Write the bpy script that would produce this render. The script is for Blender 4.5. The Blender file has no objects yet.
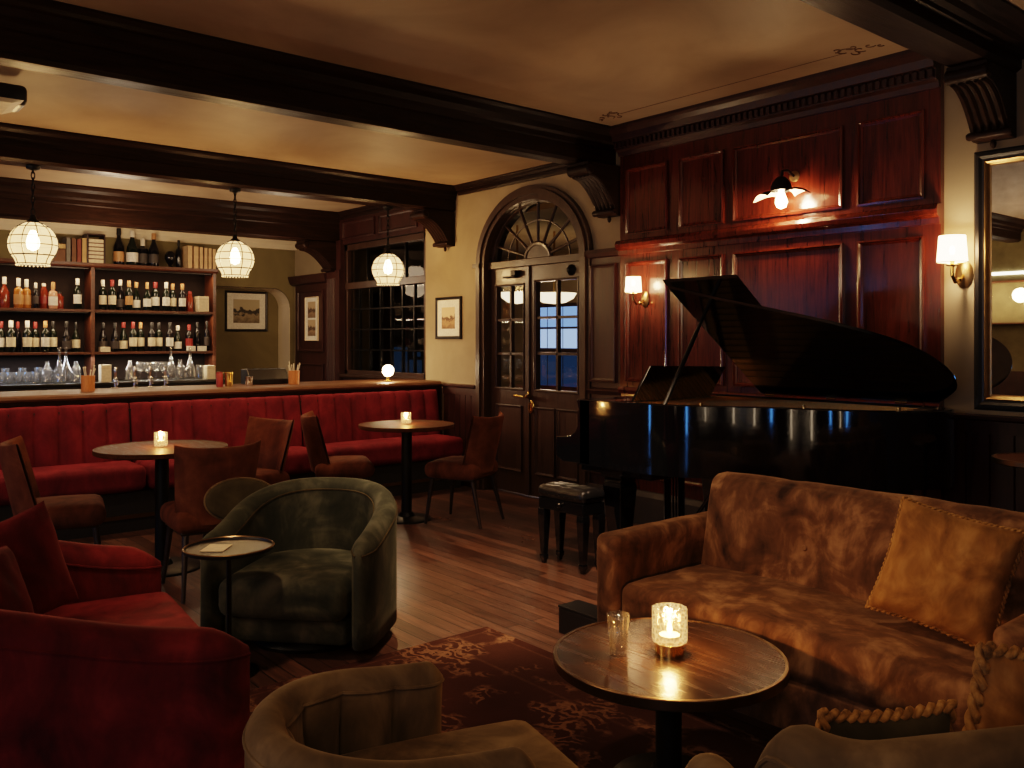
import bpy, math, random
from mathutils import Vector, Matrix, noise, Euler

random.seed(7)
PI = math.pi
sc = bpy.context.scene
COL = sc.collection
R = math.radians

# ------------------------------------------------------------------ materials
def srgb(r, g, b):
    f = lambda c: (c / 255 / 12.92) if c / 255 <= 0.04045 else ((c / 255 + 0.055) / 1.055) ** 2.4
    return (f(r), f(g), f(b), 1)

class NT:
    def __init__(s, name):
        s.m = bpy.data.materials.new(name)
        s.m.use_nodes = True
        s.t = s.m.node_tree
        s.t.nodes.clear()
        s.out = s.n('ShaderNodeOutputMaterial')
    def n(s, ty, **kw):
        nd = s.t.nodes.new(ty)
        for k, v in kw.items():
            if k.startswith('i_'):
                key = k[2:].replace('_', ' ')
                nd.inputs[key].default_value = v
            else:
                setattr(nd, k, v)
        return nd
    def l(s, a, b):
        s.t.links.new(a, b)
    def coord(s, scale=(1, 1, 1), kind='Object', rot=(0, 0, 0)):
        tc = s.n('ShaderNodeTexCoord')
        mp = s.n('ShaderNodeMapping')
        mp.inputs['Scale'].default_value = scale
        mp.inputs['Rotation'].default_value = rot
        s.l(tc.outputs[kind], mp.inputs['Vector'])
        return mp.outputs['Vector']
    def noise(s, vec, scale=5, detail=4, rough=0.55, dist=0.0):
        nz = s.n('ShaderNodeTexNoise')
        nz.inputs['Scale'].default_value = scale
        nz.inputs['Detail'].default_value = detail
        nz.inputs['Roughness'].default_value = rough
        nz.inputs['Distortion'].default_value = dist
        s.l(vec, nz.inputs['Vector'])
        return nz.outputs['Fac']
    def ramp(s, fac, stops, interp='LINEAR'):
        r = s.n('ShaderNodeValToRGB')
        r.color_ramp.interpolation = interp
        els = r.color_ramp.elements
        while len(els) > 1:
            els.remove(els[-1])
        els[0].position, els[0].color = stops[0]
        for p, c in stops[1:]:
            e = els.new(p)
            e.color = c
        s.l(fac, r.inputs['Fac'])
        return r.outputs['Color']
    def mix(s, fac, a, b, mode='MIX'):
        m = s.n('ShaderNodeMix', data_type='RGBA', blend_type=mode)
        for sock, v in ((m.inputs['Factor'], fac), (m.inputs['A'], a), (m.inputs['B'], b)):
            pass
        ins = [i for i in m.inputs]
        fs = m.inputs[0]; A = m.inputs[6]; B = m.inputs[7]
        for sk, v in ((fs, fac), (A, a), (B, b)):
            if hasattr(v, 'links'):
                s.l(v, sk)
            else:
                sk.default_value = v
        return m.outputs[2]
    def math(s, op, a, b=0.0):
        m = s.n('ShaderNodeMath', operation=op)
        for sk, v in ((m.inputs[0], a), (m.inputs[1], b)):
            if hasattr(v, 'links'):
                s.l(v, sk)
            else:
                sk.default_value = v
        return m.outputs[0]
    def bsdf(s, color=None, rough=0.5, metal=0.0, bump=None, bstr=0.2, bdist=0.01, **kw):
        b = s.n('ShaderNodeBsdfPrincipled')
        for sk, v in (('Base Color', color), ('Roughness', rough), ('Metallic', metal)):
            if v is None:
                continue
            if hasattr(v, 'links'):
                s.l(v, b.inputs[sk])
            else:
                b.inputs[sk].default_value = v
        for k, v in kw.items():
            b.inputs[k.replace('_', ' ')].default_value = v
        if bump is not None:
            bp = s.n('ShaderNodeBump')
            bp.inputs['Strength'].default_value = bstr
            bp.inputs['Distance'].default_value = bdist
            s.l(bump, bp.inputs['Height'])
            s.l(bp.outputs['Normal'], b.inputs['Normal'])
        s.l(b.outputs[0], s.out.inputs['Surface'])
        return b

MT = {}
def wood(name, dark, light, scale=(6, 6, 0.7), rough=0.3, coat=0.0, bstr=0.12, nscale=4.0, r2=None):
    t = NT(name)
    v = t.coord(scale)
    f = t.noise(v, nscale, 7, 0.62, 1.2)
    f2 = t.noise(t.coord(tuple(c * 7 for c in scale)), nscale, 3, 0.6)
    ff = t.math('ADD', t.math('MULTIPLY', f, 0.8), t.math('MULTIPLY', f2, 0.25))
    c = t.ramp(ff, [(0.32, dark), (0.5, tuple((a + b) / 2 for a, b in zip(dark, light))), (0.72, light)])
    rr = t.ramp(f, [(0.3, (rough * .8,) * 3 + (1,)), (0.75, ((r2 or rough * 1.35),) * 3 + (1,))])
    t.bsdf(c, rr, bump=ff, bstr=bstr, bdist=0.006, Coat_Weight=coat, Coat_Roughness=0.12)
    MT[name] = t.m
    return t.m

def plain(name, color, rough=0.5, metal=0.0, bn=None, **kw):
    t = NT(name)
    v = t.coord((1, 1, 1))
    f = t.noise(v, bn or 18, 4)
    k = 0.78
    c = t.ramp(f, [(0.3, (color[0] * k, color[1] * k, color[2] * k, 1)), (0.7, color)])
    t.bsdf(c, rough, metal, **kw)
    MT[name] = t.m
    return t.m

def velvet(name, dark, mid, light, sheen=0.5, scale=3.2, tint=None):
    t = NT(name)
    v = t.coord((1, 1, 1))
    f = t.noise(v, scale, 5, 0.55, 1.3)
    g = t.noise(t.coord((1, 1, 0.45)), scale * 2.6, 4, 0.6, 0.6)
    ff = t.math('ADD', t.math('MULTIPLY', f, 0.65), t.math('MULTIPLY', g, 0.4))
    c = t.ramp(ff, [(0.34, dark), (0.52, mid), (0.72, light)])
    fine = t.noise(v, 160, 2)
    b = t.bsdf(c, 0.82, bump=fine, bstr=0.12, bdist=0.002, Sheen_Weight=sheen, Sheen_Roughness=0.38, Specular_IOR_Level=0.2)
    b.inputs['Sheen Tint'].default_value = tint or light
    MT[name] = t.m
    return t.m

def emis(name, color, strength, transp=0.0, tcol=(1, 1, 1, 1)):
    """luminous glass or fabric: light adds to what shines through it"""
    t = NT(name)
    e = t.n('ShaderNodeEmission')
    e.inputs['Color'].default_value = color
    e.inputs['Strength'].default_value = strength
    if transp > 0:
        tr = t.n('ShaderNodeBsdfTransparent')
        tr.inputs['Color'].default_value = (transp * tcol[0], transp * tcol[1], transp * tcol[2], 1)
        a = t.n('ShaderNodeAddShader')
        t.l(e.outputs[0], a.inputs[0]); t.l(tr.outputs[0], a.inputs[1])
        t.l(a.outputs[0], t.out.inputs['Surface'])
    else:
        t.l(e.outputs[0], t.out.inputs['Surface'])
    MT[name] = t.m
    return t.m

def pane(name, gloss=0.12, tint=(1, 1, 1, 1), rough=0.02):
    t = NT(name)
    tr = t.n('ShaderNodeBsdfTransparent'); tr.inputs['Color'].default_value = tint
    gl = t.n('ShaderNodeBsdfGlossy'); gl.inputs['Roughness'].default_value = rough
    gl.inputs['Color'].default_value = (1, 1, 1, 1)
    lw = t.n('ShaderNodeLayerWeight')
    f = t.math('ADD', t.math('MULTIPLY', t.math('POWER', lw.outputs['Facing'], 4.0), 0.6), gloss)
    nz = t.noise(t.coord((1, 1, 1)), 9, 2)
    bp = t.n('ShaderNodeBump'); bp.inputs['Strength'].default_value = 0.06; bp.inputs['Distance'].default_value = 0.01
    t.l(nz, bp.inputs['Height']); t.l(bp.outputs[0], gl.inputs['Normal'])
    m = t.n('ShaderNodeMixShader')
    t.l(f, m.inputs[0]); t.l(tr.outputs[0], m.inputs[1]); t.l(gl.outputs[0], m.inputs[2])
    t.l(m.outputs[0], t.out.inputs['Surface'])
    MT[name] = t.m
    return t.m

def glassmat(name, color=(1, 1, 1, 1), glow=None, gs=0.0):
    t = NT(name)
    v = t.coord((1, 1, 1))
    vo = t.n('ShaderNodeTexVoronoi'); vo.inputs['Scale'].default_value = 70
    t.l(v, vo.inputs['Vector'])
    b = t.bsdf(color, 0.03, bump=vo.outputs['Distance'], bstr=0.35, bdist=0.004, Transmission_Weight=1.0, IOR=1.45)
    if glow:
        b.inputs['Emission Color'].default_value = glow
        b.inputs['Emission Strength'].default_value = gs
    MT[name] = t.m
    return t.m

# woods
wood('mahogany', (0.022, 0.004, 0.0025, 1), (0.12, 0.019, 0.008, 1), (7, 7, 0.5), 0.2, 0.35, 0.10, 3.2)
wood('mahogany_dark', (0.012, 0.004, 0.003, 1), (0.05, 0.012, 0.007, 1), (7, 7, 0.6), 0.4, 0.0)
wood('beam_wood', (0.006, 0.0025, 0.0015, 1), (0.026, 0.010, 0.0045, 1), (7, 0.6, 7), 0.42, 0.0, 0.4)
wood('door_wood', (0.022, 0.01, 0.006, 1), (0.06, 0.028, 0.014, 1), (7, 7, 0.6), 0.38, 0.1)
wood('shelf_wood', (0.045, 0.014, 0.007, 1), (0.13, 0.042, 0.018, 1), (6, 0.7, 6), 0.38, 0.1)
wood('table_wood', (0.035, 0.012, 0.004, 1), (0.12, 0.042, 0.014, 1), (1.2, 9, 9), 0.5, 0.0)
MT['table_wood'].node_tree.nodes['Principled BSDF'].inputs['Specular IOR Level'].default_value = 0.06
MT['beam_wood'].node_tree.nodes['Principled BSDF'].inputs['Specular IOR Level'].default_value = 0.14
wood('chair_leg_wood', (0.01, 0.005, 0.003, 1), (0.03, 0.014, 0.008, 1), (8, 8, 0.8), 0.35)
wood('counter_wood', (0.05, 0.02, 0.01, 1), (0.17, 0.085, 0.042, 1), (9, 0.8, 9), 0.42, 0.0)
MT['counter_wood'].node_tree.nodes['Principled BSDF'].inputs['Specular IOR Level'].default_value = 0.2
wood('cup_wood', (0.35, 0.12, 0.03, 1), (0.6, 0.25, 0.08, 1), (20, 20, 3), 0.5)
wood('coffee_wood', (0.022, 0.011, 0.006, 1), (0.10, 0.05, 0.026, 1), (0.9, 9, 9), 0.24, 0.1, 0.12)
# metals and lacquers
def lacquer():
    t = NT('piano_black')
    f = t.noise(t.coord((1.5, 1.5, 60)), 6.0, 3)
    t.bsdf((0.004, 0.004, 0.005, 1), 0.06, bump=f, bstr=0.05, bdist=0.002, Coat_Weight=0.8, Coat_Roughness=0.03)
    MT['piano_black'] = t.m
lacquer()
plain('black_paint', (0.008, 0.007, 0.007, 1), 0.4)
plain('black_iron', (0.012, 0.011, 0.01, 1), 0.45, 0.6)
plain('black_leather', (0.012, 0.011, 0.011, 1), 0.28)
plain('brass', (0.75, 0.5, 0.18, 1), 0.25, 1.0)
plain('bronze', (0.30, 0.19, 0.10, 1), 0.3, 1.0)
plain('old_gold', (0.42, 0.27, 0.12, 1), 0.35, 1.0)
plain('chrome', (0.85, 0.85, 0.85, 1), 0.12, 1.0)
plain('ivory', (0.75, 0.7, 0.58, 1), 0.35)
plain('piano_plate', (0.55, 0.28, 0.08, 1), 0.35, 0.7)
plain('felt_red', (0.2, 0.01, 0.01, 1), 0.9)
plain('mirror_glass', (0.85, 0.85, 0.85, 1), 0.01, 1.0)
plain('paper', (0.75, 0.62, 0.42, 1), 0.7, bn=40)
plain('label_cream', (0.8, 0.68, 0.48, 1), 0.6, bn=60)
plain('label_white', (0.85, 0.8, 0.7, 1), 0.6, bn=60)
plain('label_dark', (0.05, 0.04, 0.035, 1), 0.6, bn=60)
plain('foil_red', (0.26, 0.025, 0.022, 1), 0.4)
plain('shelf_back', (0.016, 0.008, 0.005, 1), 0.95)
plain('foil_white', (0.8, 0.72, 0.6, 1), 0.4)
plain('foil_black', (0.012, 0.012, 0.012, 1), 0.35)
plain('foil_tan', (0.5, 0.25, 0.1, 1), 0.5)
plain('bottle_dark', (0.008, 0.012, 0.007, 1), 0.08)
plain('bottle_black', (0.006, 0.005, 0.006, 1), 0.1)
plain('bottle_amber', (0.55, 0.2, 0.04, 1), 0.12, Transmission_Weight=0.3)
plain('bottle_red', (0.22, 0.035, 0.015, 1), 0.12, Transmission_Weight=0.2)
plain('bottle_pink', (0.7, 0.35, 0.22, 1), 0.15, Transmission_Weight=0.2)
plain('bottle_clear', (0.75, 0.72, 0.65, 1), 0.06, Transmission_Weight=0.75)
plain('book_brown', (0.16, 0.07, 0.03, 1), 0.7)
plain('book_gray', (0.2, 0.18, 0.15, 1), 0.7)
plain('book_red', (0.22, 0.05, 0.03, 1), 0.7)
plain('book_tan', (0.55, 0.35, 0.15, 1), 0.7)
plain('book_cream', (0.72, 0.48, 0.26, 1), 0.7)
plain('plinth_dark', (0.012, 0.008, 0.007, 1), 0.6)
plain('baseboard_paint', (0.06, 0.045, 0.035, 1), 0.5)
plain('wax', (0.9, 0.75, 0.5, 1), 0.5)
plain('steel_dark', (0.06, 0.055, 0.05, 1), 0.3, 1.0)
plain('stencil_brown', (0.12, 0.06, 0.028, 1), 0.8)
plain('cream_plastic', (0.6, 0.5, 0.33, 1), 0.5)
# fabrics
velvet('velvet_red', (0.05, 0.005, 0.006, 1), (0.14, 0.012, 0.013, 1), (0.27, 0.032, 0.03, 1), 0.4)
velvet('velvet_banquette', (0.075, 0.008, 0.012, 1), (0.15, 0.014, 0.021, 1), (0.23, 0.026, 0.034, 1), 0.35)
velvet('velvet_green', (0.012, 0.014, 0.009, 1), (0.040, 0.042, 0.027, 1), (0.13, 0.125, 0.085, 1), 0.6)
velvet('velvet_olive', (0.045, 0.030, 0.014, 1), (0.12, 0.080, 0.038, 1), (0.25, 0.175, 0.09, 1), 0.5)
velvet('velvet_brown', (0.025, 0.011, 0.005, 1), (0.12, 0.056, 0.024, 1), (0.38, 0.21, 0.10, 1), 0.6, 4.6)
velvet('velvet_gold', (0.10, 0.042, 0.010, 1), (0.28, 0.13, 0.034, 1), (0.50, 0.27, 0.09, 1), 0.5, 5)
velvet('velvet_rust', (0.05, 0.014, 0.006, 1), (0.13, 0.04, 0.017, 1), (0.22, 0.08, 0.035, 1), 0.35)
velvet('velvet_moss', (0.02, 0.016, 0.008, 1), (0.05, 0.038, 0.016, 1), (0.09, 0.07, 0.032, 1), 0.35)
velvet('trim_cord', (0.06, 0.028, 0.008, 1), (0.30, 0.15, 0.04, 1), (0.5, 0.28, 0.09, 1), 0.3, 30)
# lights
WARM = (1.0, 0.67, 0.40, 1)
emis('bulb_glow', (1.0, 0.74, 0.42, 1), 30, 1.0)
emis('flame_glow', (1.0, 0.62, 0.25, 1), 60, 1.0)
emis('globe_glow', (1.0, 0.72, 0.42, 1), 14, 1.0)
emis('shade_sconce', (1.0, 0.72, 0.42, 1), 7, 0.35, (1, .8, .55))
emis('shade_net', (1.0, 0.61, 0.28, 1), 1.15, 0.6, (1, .85, .6))
def candle_mat():
    t = NT('candle_glass')
    vo = t.n('ShaderNodeTexVoronoi', feature='DISTANCE_TO_EDGE'); vo.inputs['Scale'].default_value = 62
    t.l(t.coord((1, 1, 1)), vo.inputs['Vector'])
    st = t.ramp(vo.outputs['Distance'], [(0.0, (1, 1, 1, 1)), (0.12, (.5, .5, .5, 1)), (0.35, (.1, .1, .1, 1))])
    e = t.n('ShaderNodeEmission'); e.inputs['Color'].default_value = (1, .58, .24, 1)
    t.l(t.math('MULTIPLY', st, .55), e.inputs['Strength'])
    tr = t.n('ShaderNodeBsdfTransparent'); tr.inputs['Color'].default_value = (.88, .76, .6, 1)
    gl = t.n('ShaderNodeBsdfGlossy'); gl.inputs['Roughness'].default_value = .08
    bp = t.n('ShaderNodeBump'); bp.inputs['Strength'].default_value = .5; bp.inputs['Distance'].default_value = .004
    t.l(vo.outputs['Distance'], bp.inputs['Height']); t.l(bp.outputs[0], gl.inputs['Normal'])
    mx = t.n('ShaderNodeMixShader'); mx.inputs[0].default_value = .15
    t.l(tr.outputs[0], mx.inputs[1]); t.l(gl.outputs[0], mx.inputs[2])
    ad = t.n('ShaderNodeAddShader'); t.l(e.outputs[0], ad.inputs[0]); t.l(mx.outputs[0], ad.inputs[1])
    t.l(ad.outputs[0], t.out.inputs['Surface']); MT['candle_glass'] = t.m
candle_mat()
emis('blue_sky', (0.2, 0.36, 0.75, 1), 0.9)
emis('blue_dim', (0.06, 0.15, 0.36, 1), 0.13)
emis('blue_pale', (0.34, 0.5, 0.85, 1), 1.0)
emis('blue_bright', (0.12, 0.4, 1.0, 1), 7.0)
emis('pale_bright', (1.0, .75, .5, 1), 5)
emis('lavender_glow', (0.62, 0.6, 0.85, 1), 0.7)
emis('lamp_bowl', (1.0, 0.78, 0.48, 1), 2.0)
emis('strip_light', (1.0, 0.86, 0.65, 1), 7.0)
emis('back_white', (0.75, 0.82, 0.95, 1), 0.9)
emis('shade_metal_glow', (1.0, 0.72, 0.42, 1), 1.0)
pane('pane_glass', 0.10)
pane('pane_dark', 0.012, (0.55, 0.5, 0.42, 1))
glassmat('glass_clear', (1, 0.98, 0.94, 1), (1.0, 0.7, 0.4, 1), 0.02)
def sparkle(name, gloss, edge, white, bump):
    t = NT(name)
    tr = t.n('ShaderNodeBsdfTransparent'); tr.inputs['Color'].default_value = (.95, .94, .92, 1)
    gl = t.n('ShaderNodeBsdfGlossy'); gl.inputs['Roughness'].default_value = .07
    lw = t.n('ShaderNodeLayerWeight')
    f = t.math('ADD', t.math('MULTIPLY', t.math('POWER', lw.outputs['Facing'], 2.5), edge), gloss)
    vo = t.n('ShaderNodeTexVoronoi'); vo.inputs['Scale'].default_value = 60
    t.l(t.coord((1, 1, .25)), vo.inputs['Vector'])
    st = t.ramp(vo.outputs['Distance'], [(.1, (.15, .15, .15, 1)), (.6, (1, 1, 1, 1))])
    f = t.math('MULTIPLY', f, st)
    bp = t.n('ShaderNodeBump'); bp.inputs['Strength'].default_value = bump; bp.inputs['Distance'].default_value = .005
    t.l(vo.outputs['Distance'], bp.inputs['Height']); t.l(bp.outputs[0], gl.inputs['Normal'])
    m = t.n('ShaderNodeMixShader'); t.l(f, m.inputs[0]); t.l(tr.outputs[0], m.inputs[1]); t.l(gl.outputs[0], m.inputs[2])
    df = t.n('ShaderNodeBsdfTranslucent'); df.inputs['Color'].default_value = (.95, .93, .9, 1)
    m2 = t.n('ShaderNodeMixShader'); m2.inputs[0].default_value = white
    t.l(m.outputs[0], m2.inputs[1]); t.l(df.outputs[0], m2.inputs[2])
    t.l(m2.outputs[0], t.out.inputs['Surface']); MT[name] = t.m
sparkle('thin_glass', .2, 1.1, .025, .7)
sparkle('glass_crystal', .3, 1.0, .05, .9)

def plaster(name, c1, c2, rough=0.8, scale=1.4):
    t = NT(name)
    v = t.coord((1, 1, 1))
    f = t.noise(v, scale, 6, 0.55, 0.6)
    g = t.noise(v, 45, 4)
    c = t.ramp(f, [(0.32, c1), (0.68, c2)])
    t.bsdf(c, rough, bump=g, bstr=0.15, bdist=0.004)
    MT[name] = t.m
plaster('plaster_cream', (0.25, 0.195, 0.115, 1), (0.36, 0.285, 0.18, 1))
plaster('plaster_olive', (0.13, 0.105, 0.045, 1), (0.19, 0.155, 0.07, 1))
plaster('plaster_ceiling', (0.26, 0.18, 0.115, 1), (0.44, 0.32, 0.21, 1), 0.6, 0.9)  # stain mottle that also paints in mild swirls of lamp light and shade
plaster('cornice_cream', (0.62, 0.52, 0.37, 1), (0.72, 0.62, 0.46, 1))

def floor_mat():
    t = NT('floor_planks')
    v = t.coord((1, 1, 1))
    br = t.n('ShaderNodeTexBrick')
    br.offset = 0.37
    br.inputs['Scale'].default_value = 1.0
    br.inputs['Brick Width'].default_value = 1.7
    br.inputs['Row Height'].default_value = 0.085
    br.inputs['Mortar Size'].default_value = 0.0035
    br.inputs['Mortar Smooth'].default_value = 0.4
    br.inputs['Color1'].default_value = (0.055, 0.025, 0.015, 1)
    br.inputs['Color2'].default_value = (0.145, 0.070, 0.044, 1)
    br.inputs['Mortar'].default_value = (0.006, 0.003, 0.002, 1)
    t.l(v, br.inputs['Vector'])
    g = t.noise(t.coord((1.1, 14, 1)), 3.5, 7, 0.65, 0.8)
    gc = t.ramp(g, [(0.3, (0.35, 0.32, 0.3, 1)), (0.7, (1.25, 1.2, 1.15, 1))])
    c = t.mix(1.0, br.outputs['Color'], gc, 'MULTIPLY')
    big = t.noise(v, 1.3, 3)
    rr = t.ramp(big, [(0.3, (0.26,) * 3 + (1,)), (0.7, (0.48,) * 3 + (1,))])
    h = t.math('SUBTRACT', t.math('MULTIPLY', g, 0.35), br.outputs['Fac'])
    t.bsdf(c, rr, bump=h, bstr=0.3, bdist=0.006)
    MT['floor_planks'] = t.m
floor_mat()

def rug_mat():
    t = NT('rug_pattern')
    v = t.coord((1, 1, 1))
    warp = t.noise(v, 3.0, 3)
    # scrolling arabesques: warped rings and veins
    vo = t.n('ShaderNodeTexVoronoi', feature='DISTANCE_TO_EDGE')
    vo.inputs['Scale'].default_value = 5.0
    wv = t.n('ShaderNodeVectorMath', operation='ADD')
    nz = t.n('ShaderNodeTexNoise'); nz.inputs['Scale'].default_value = 7.0; nz.inputs['Detail'].default_value = 3
    t.l(v, nz.inputs['Vector'])
    sc2 = t.n('ShaderNodeVectorMath', operation='SCALE'); sc2.inputs['Scale'].default_value = 0.28
    t.l(nz.outputs['Color'], sc2.inputs[0])
    t.l(v, wv.inputs[0]); t.l(sc2.outputs[0], wv.inputs[1])
    t.l(wv.outputs[0], vo.inputs['Vector'])
    line = t.ramp(vo.outputs['Distance'], [(0.0, (1, 1, 1, 1)), (0.035, (1, 1, 1, 1)), (0.07, (0, 0, 0, 1))])
    wave = t.n('ShaderNodeTexWave', wave_type='RINGS')
    wave.inputs['Scale'].default_value = 5.0; wave.inputs['Distortion'].default_value = 14
    wave.inputs['Detail'].default_value = 3; wave.inputs['Detail Scale'].default_value = 2.0
    t.l(v, wave.inputs['Vector'])
    leaf = t.ramp(wave.outputs['Fac'], [(0.62, (0, 0, 0, 1)), (0.75, (1, 1, 1, 1))])
    patch = t.ramp(t.noise(v, 3.1, 2), [(0.5, (0, 0, 0, 1)), (0.58, (1, 1, 1, 1))])
    m = t.mix(1.0, t.mix(1.0, leaf, line, 'ADD'), patch, 'MULTIPLY')
    base = t.ramp(t.noise(v, 2.2, 5), [(0.3, (0.038, 0.013, 0.008, 1)), (0.7, (0.072, 0.025, 0.015, 1))])
    # border band from object coordinates: rug half sizes 1.55 x 1.5
    sx = t.n('ShaderNodeSeparateXYZ'); t.l(v, sx.inputs[0])
    ax = t.math('ABSOLUTE', sx.outputs[0]); ay = t.math('ABSOLUTE', sx.outputs[1])
    d = t.math('MINIMUM', t.math('SUBTRACT', 1.55, ax), t.math('SUBTRACT', 1.5, ay))
    band = t.ramp(d, [(0.0, (0, 0, 0, 1)), (0.05, (0, 0, 0, 1)), (0.06, (0.9, 0.9, 0.9, 1)), (0.07, (0.15, 0.15, 0.15, 1)),
                      (0.30, (0.15, 0.15, 0.15, 1)), (0.31, (0.8, 0.8, 0.8, 1)), (0.325, (0, 0, 0, 1))])
    motif = t.mix(1.0, m, t.mix(0.35, (0, 0, 0, 1), band), 'ADD')
    fleck = t.ramp(t.noise(v, 60, 3), [(0.35, (0.45, 0.45, 0.45, 1)), (0.65, (1, 1, 1, 1))])
    motif = t.mix(1.0, motif, fleck, 'MULTIPLY')
    c = t.mix(motif, base, (0.23, 0.115, 0.06, 1))
    t.bsdf(c, 0.95, bump=t.noise(v, 220, 2), bstr=0.4, bdist=0.004, Specular_IOR_Level=0.1)
    MT['rug_pattern'] = t.m
rug_mat()

def print_mat(name, seed, tones):
    """small landscape print: sky, tree masses, ground, seen as paint on the sheet"""
    t = NT(name)
    tc = t.n('ShaderNodeTexCoord')
    sp = t.n('ShaderNodeSeparateXYZ'); t.l(tc.outputs['Generated'], sp.inputs[0])
    mp = t.n('ShaderNodeMapping'); mp.inputs['Location'].default_value = (seed, seed * 2.3, 0); t.l(tc.outputs['Generated'], mp.inputs['Vector'])
    nz = t.noise(mp.outputs[0], 5.5, 6, 0.65)
    h = t.math('ADD', sp.outputs[2], t.math('MULTIPLY', t.math('SUBTRACT', nz, 0.5), 0.9))
    c = t.ramp(h, [(0.0, tones[0]), (0.3, tones[1]), (0.42, tones[2]), (0.55, tones[2]), (0.62, tones[3]), (1.0, tones[3])])
    t.bsdf(c, 0.5)
    MT[name] = t.m
print_mat('print_sepia', 1.3, [(0.2, 0.1, 0.04, 1), (0.45, 0.26, 0.12, 1), (0.14, 0.07, 0.03, 1), (0.7, 0.5, 0.3, 1)])
print_mat('print_etching', 4.1, [(0.12, 0.09, 0.05, 1), (0.3, 0.24, 0.15, 1), (0.03, 0.025, 0.015, 1), (0.45, 0.38, 0.25, 1)])
print_mat('print_small', 7.7, [(0.15, 0.1, 0.06, 1), (0.3, 0.2, 0.12, 1), (0.08, 0.05, 0.03, 1), (0.45, 0.33, 0.2, 1)])

# ------------------------------------------------------------------ mesh builder
class MB:
    def __init__(s):
        s.v = []; s.f = []; s.x = Matrix.Identity(4)
    def at(s, m):
        s.x = m; return s
    def add(s, vs, fs):
        b = len(s.v)
        s.v += [tuple(s.x @ Vector(p)) for p in vs]
        s.f += [tuple(b + i for i in f) for f in fs]
        return s
    def box(s, x0, x1, y0, y1, z0, z1):
        vs = [(x, y, z) for z in (z0, z1) for y in (y0, y1) for x in (x0, x1)]
        return s.add(vs, [(0, 2, 3, 1), (4, 5, 7, 6), (0, 1, 5, 4), (2, 6, 7, 3), (0, 4, 6, 2), (1, 3, 7, 5)])
    def rbox(s, c, size, r, n=5, bulge=(0, 0, 0), k=3, wob=0.0, wsc=4.0):
        h = [q / 2 for q in size]
        def ax(hh):
            rr = min(r, hh * 0.98)
            out = [-hh + rr * (1 - math.cos(PI / 2 * i / k)) * 1.0 for i in range(k)]
            inner = [-(hh - rr) + 2 * (hh - rr) * i / n for i in range(n + 1)]
            return out + inner + [-q for q in reversed(out)]
        A = [ax(q) for q in h]
        idx = {}; vs = []; fs = []
        def vert(p):
            key = tuple(round(q, 6) for q in p)
            if key in idx:
                return idx[key]
            rr = [min(r, q * 0.98) for q in h]
            inn = [max(-(h[i] - rr[i]), min(h[i] - rr[i], p[i])) for i in range(3)]
            d = Vector([(p[i] - inn[i]) / rr[i] for i in range(3)])
            if d.length > 1e-9:
                d.normalize()
            q = [inn[i] + d[i] * rr[i] for i in range(3)]
            u = [p[i] / h[i] for i in range(3)]
            w = [1 - u[i] ** 2 for i in range(3)]
            for i in range(3):
                j, l = (i + 1) % 3, (i + 2) % 3
                q[i] += bulge[i] * u[i] * max(0, w[j]) ** .7 * max(0, w[l]) ** .7
            q = Vector(q) + Vector(c)
            if wob:
                q += noise.noise_vector(q * wsc) * wob
            vs.append(tuple(q)); idx[key] = len(vs) - 1
            return idx[key]
        for i in range(3):
            j, l = (i + 1) % 3, (i + 2) % 3
            for sgn in (-1, 1):
                for a in range(len(A[j]) - 1):
                    for b in range(len(A[l]) - 1):
                        q = []
                        for (aa, bb) in ((a, b), (a + 1, b), (a + 1, b + 1), (a, b + 1)):
                            p = [0, 0, 0]; p[i] = sgn * h[i]; p[j] = A[j][aa]; p[l] = A[l][bb]
                            q.append(vert(p))
                        if len(set(q)) >= 3:
                            q = list(dict.fromkeys(q))
                            fs.append(tuple(q if sgn > 0 else q[::-1]))
        return s.add(vs, fs)
    def lathe(s, prof, c=(0, 0, 0), n=24, sy=1.0):
        vs = []; fs = []; m = len(prof)
        for i in range(n):
            a = 2 * PI * i / n
            for (r, z) in prof:
                vs.append((c[0] + r * math.cos(a), c[1] + r * math.sin(a) * sy, c[2] + z))
        for i in range(n):
            j = (i + 1) % n
            for k in range(m - 1):
                a, b, cc, d = i * m + k, j * m + k, j * m + k + 1, i * m + k + 1
                if prof[k][0] < 1e-6 and prof[k + 1][0] < 1e-6:
                    continue
                if prof[k][0] < 1e-6: fs.append((a, cc, d))
                elif prof[k + 1][0] < 1e-6: fs.append((a, b, d))
                else: fs.append((a, b, cc, d))
        return s.add(vs, fs)
    def cyl(s, c, r, h, n=20, r2=None):
        r2 = r if r2 is None else r2
        return s.lathe([(0, 0), (r, 0), (r2, h), (0, h)], c, n)
    def tube(s, path, r, n=8, closed=False, caps=True):
        P = [Vector(p) for p in path]; N = len(P)
        rs = r if isinstance(r, (list, tuple)) else [r] * N
        vs = []; fs = []; prev = None
        for i in range(N):
            if closed: t = P[(i + 1) % N] - P[i - 1]
            else: t = P[min(i + 1, N - 1)] - P[max(i - 1, 0)]
            t.normalize()
            if prev is None:
                u = t.orthogonal().normalized()
            else:
                u = prev - t * prev.dot(t)
                u = u.normalized() if u.length > 1e-6 else t.orthogonal().normalized()
            prev = u; w = t.cross(u)
            for k in range(n):
                a = 2 * PI * k / n
                vs.append(tuple(P[i] + (u * math.cos(a) + w * math.sin(a)) * rs[i]))
        for i in range(N if closed else N - 1):
            j = (i + 1) % N
            for k in range(n):
                l = (k + 1) % n
                fs.append((i * n + k, i * n + l, j * n + l, j * n + k))
        if caps and not closed:
            fs.append(tuple(range(n))[::-1]); fs.append(tuple((N - 1) * n + k for k in range(n)))
        return s.add(vs, fs)
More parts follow.
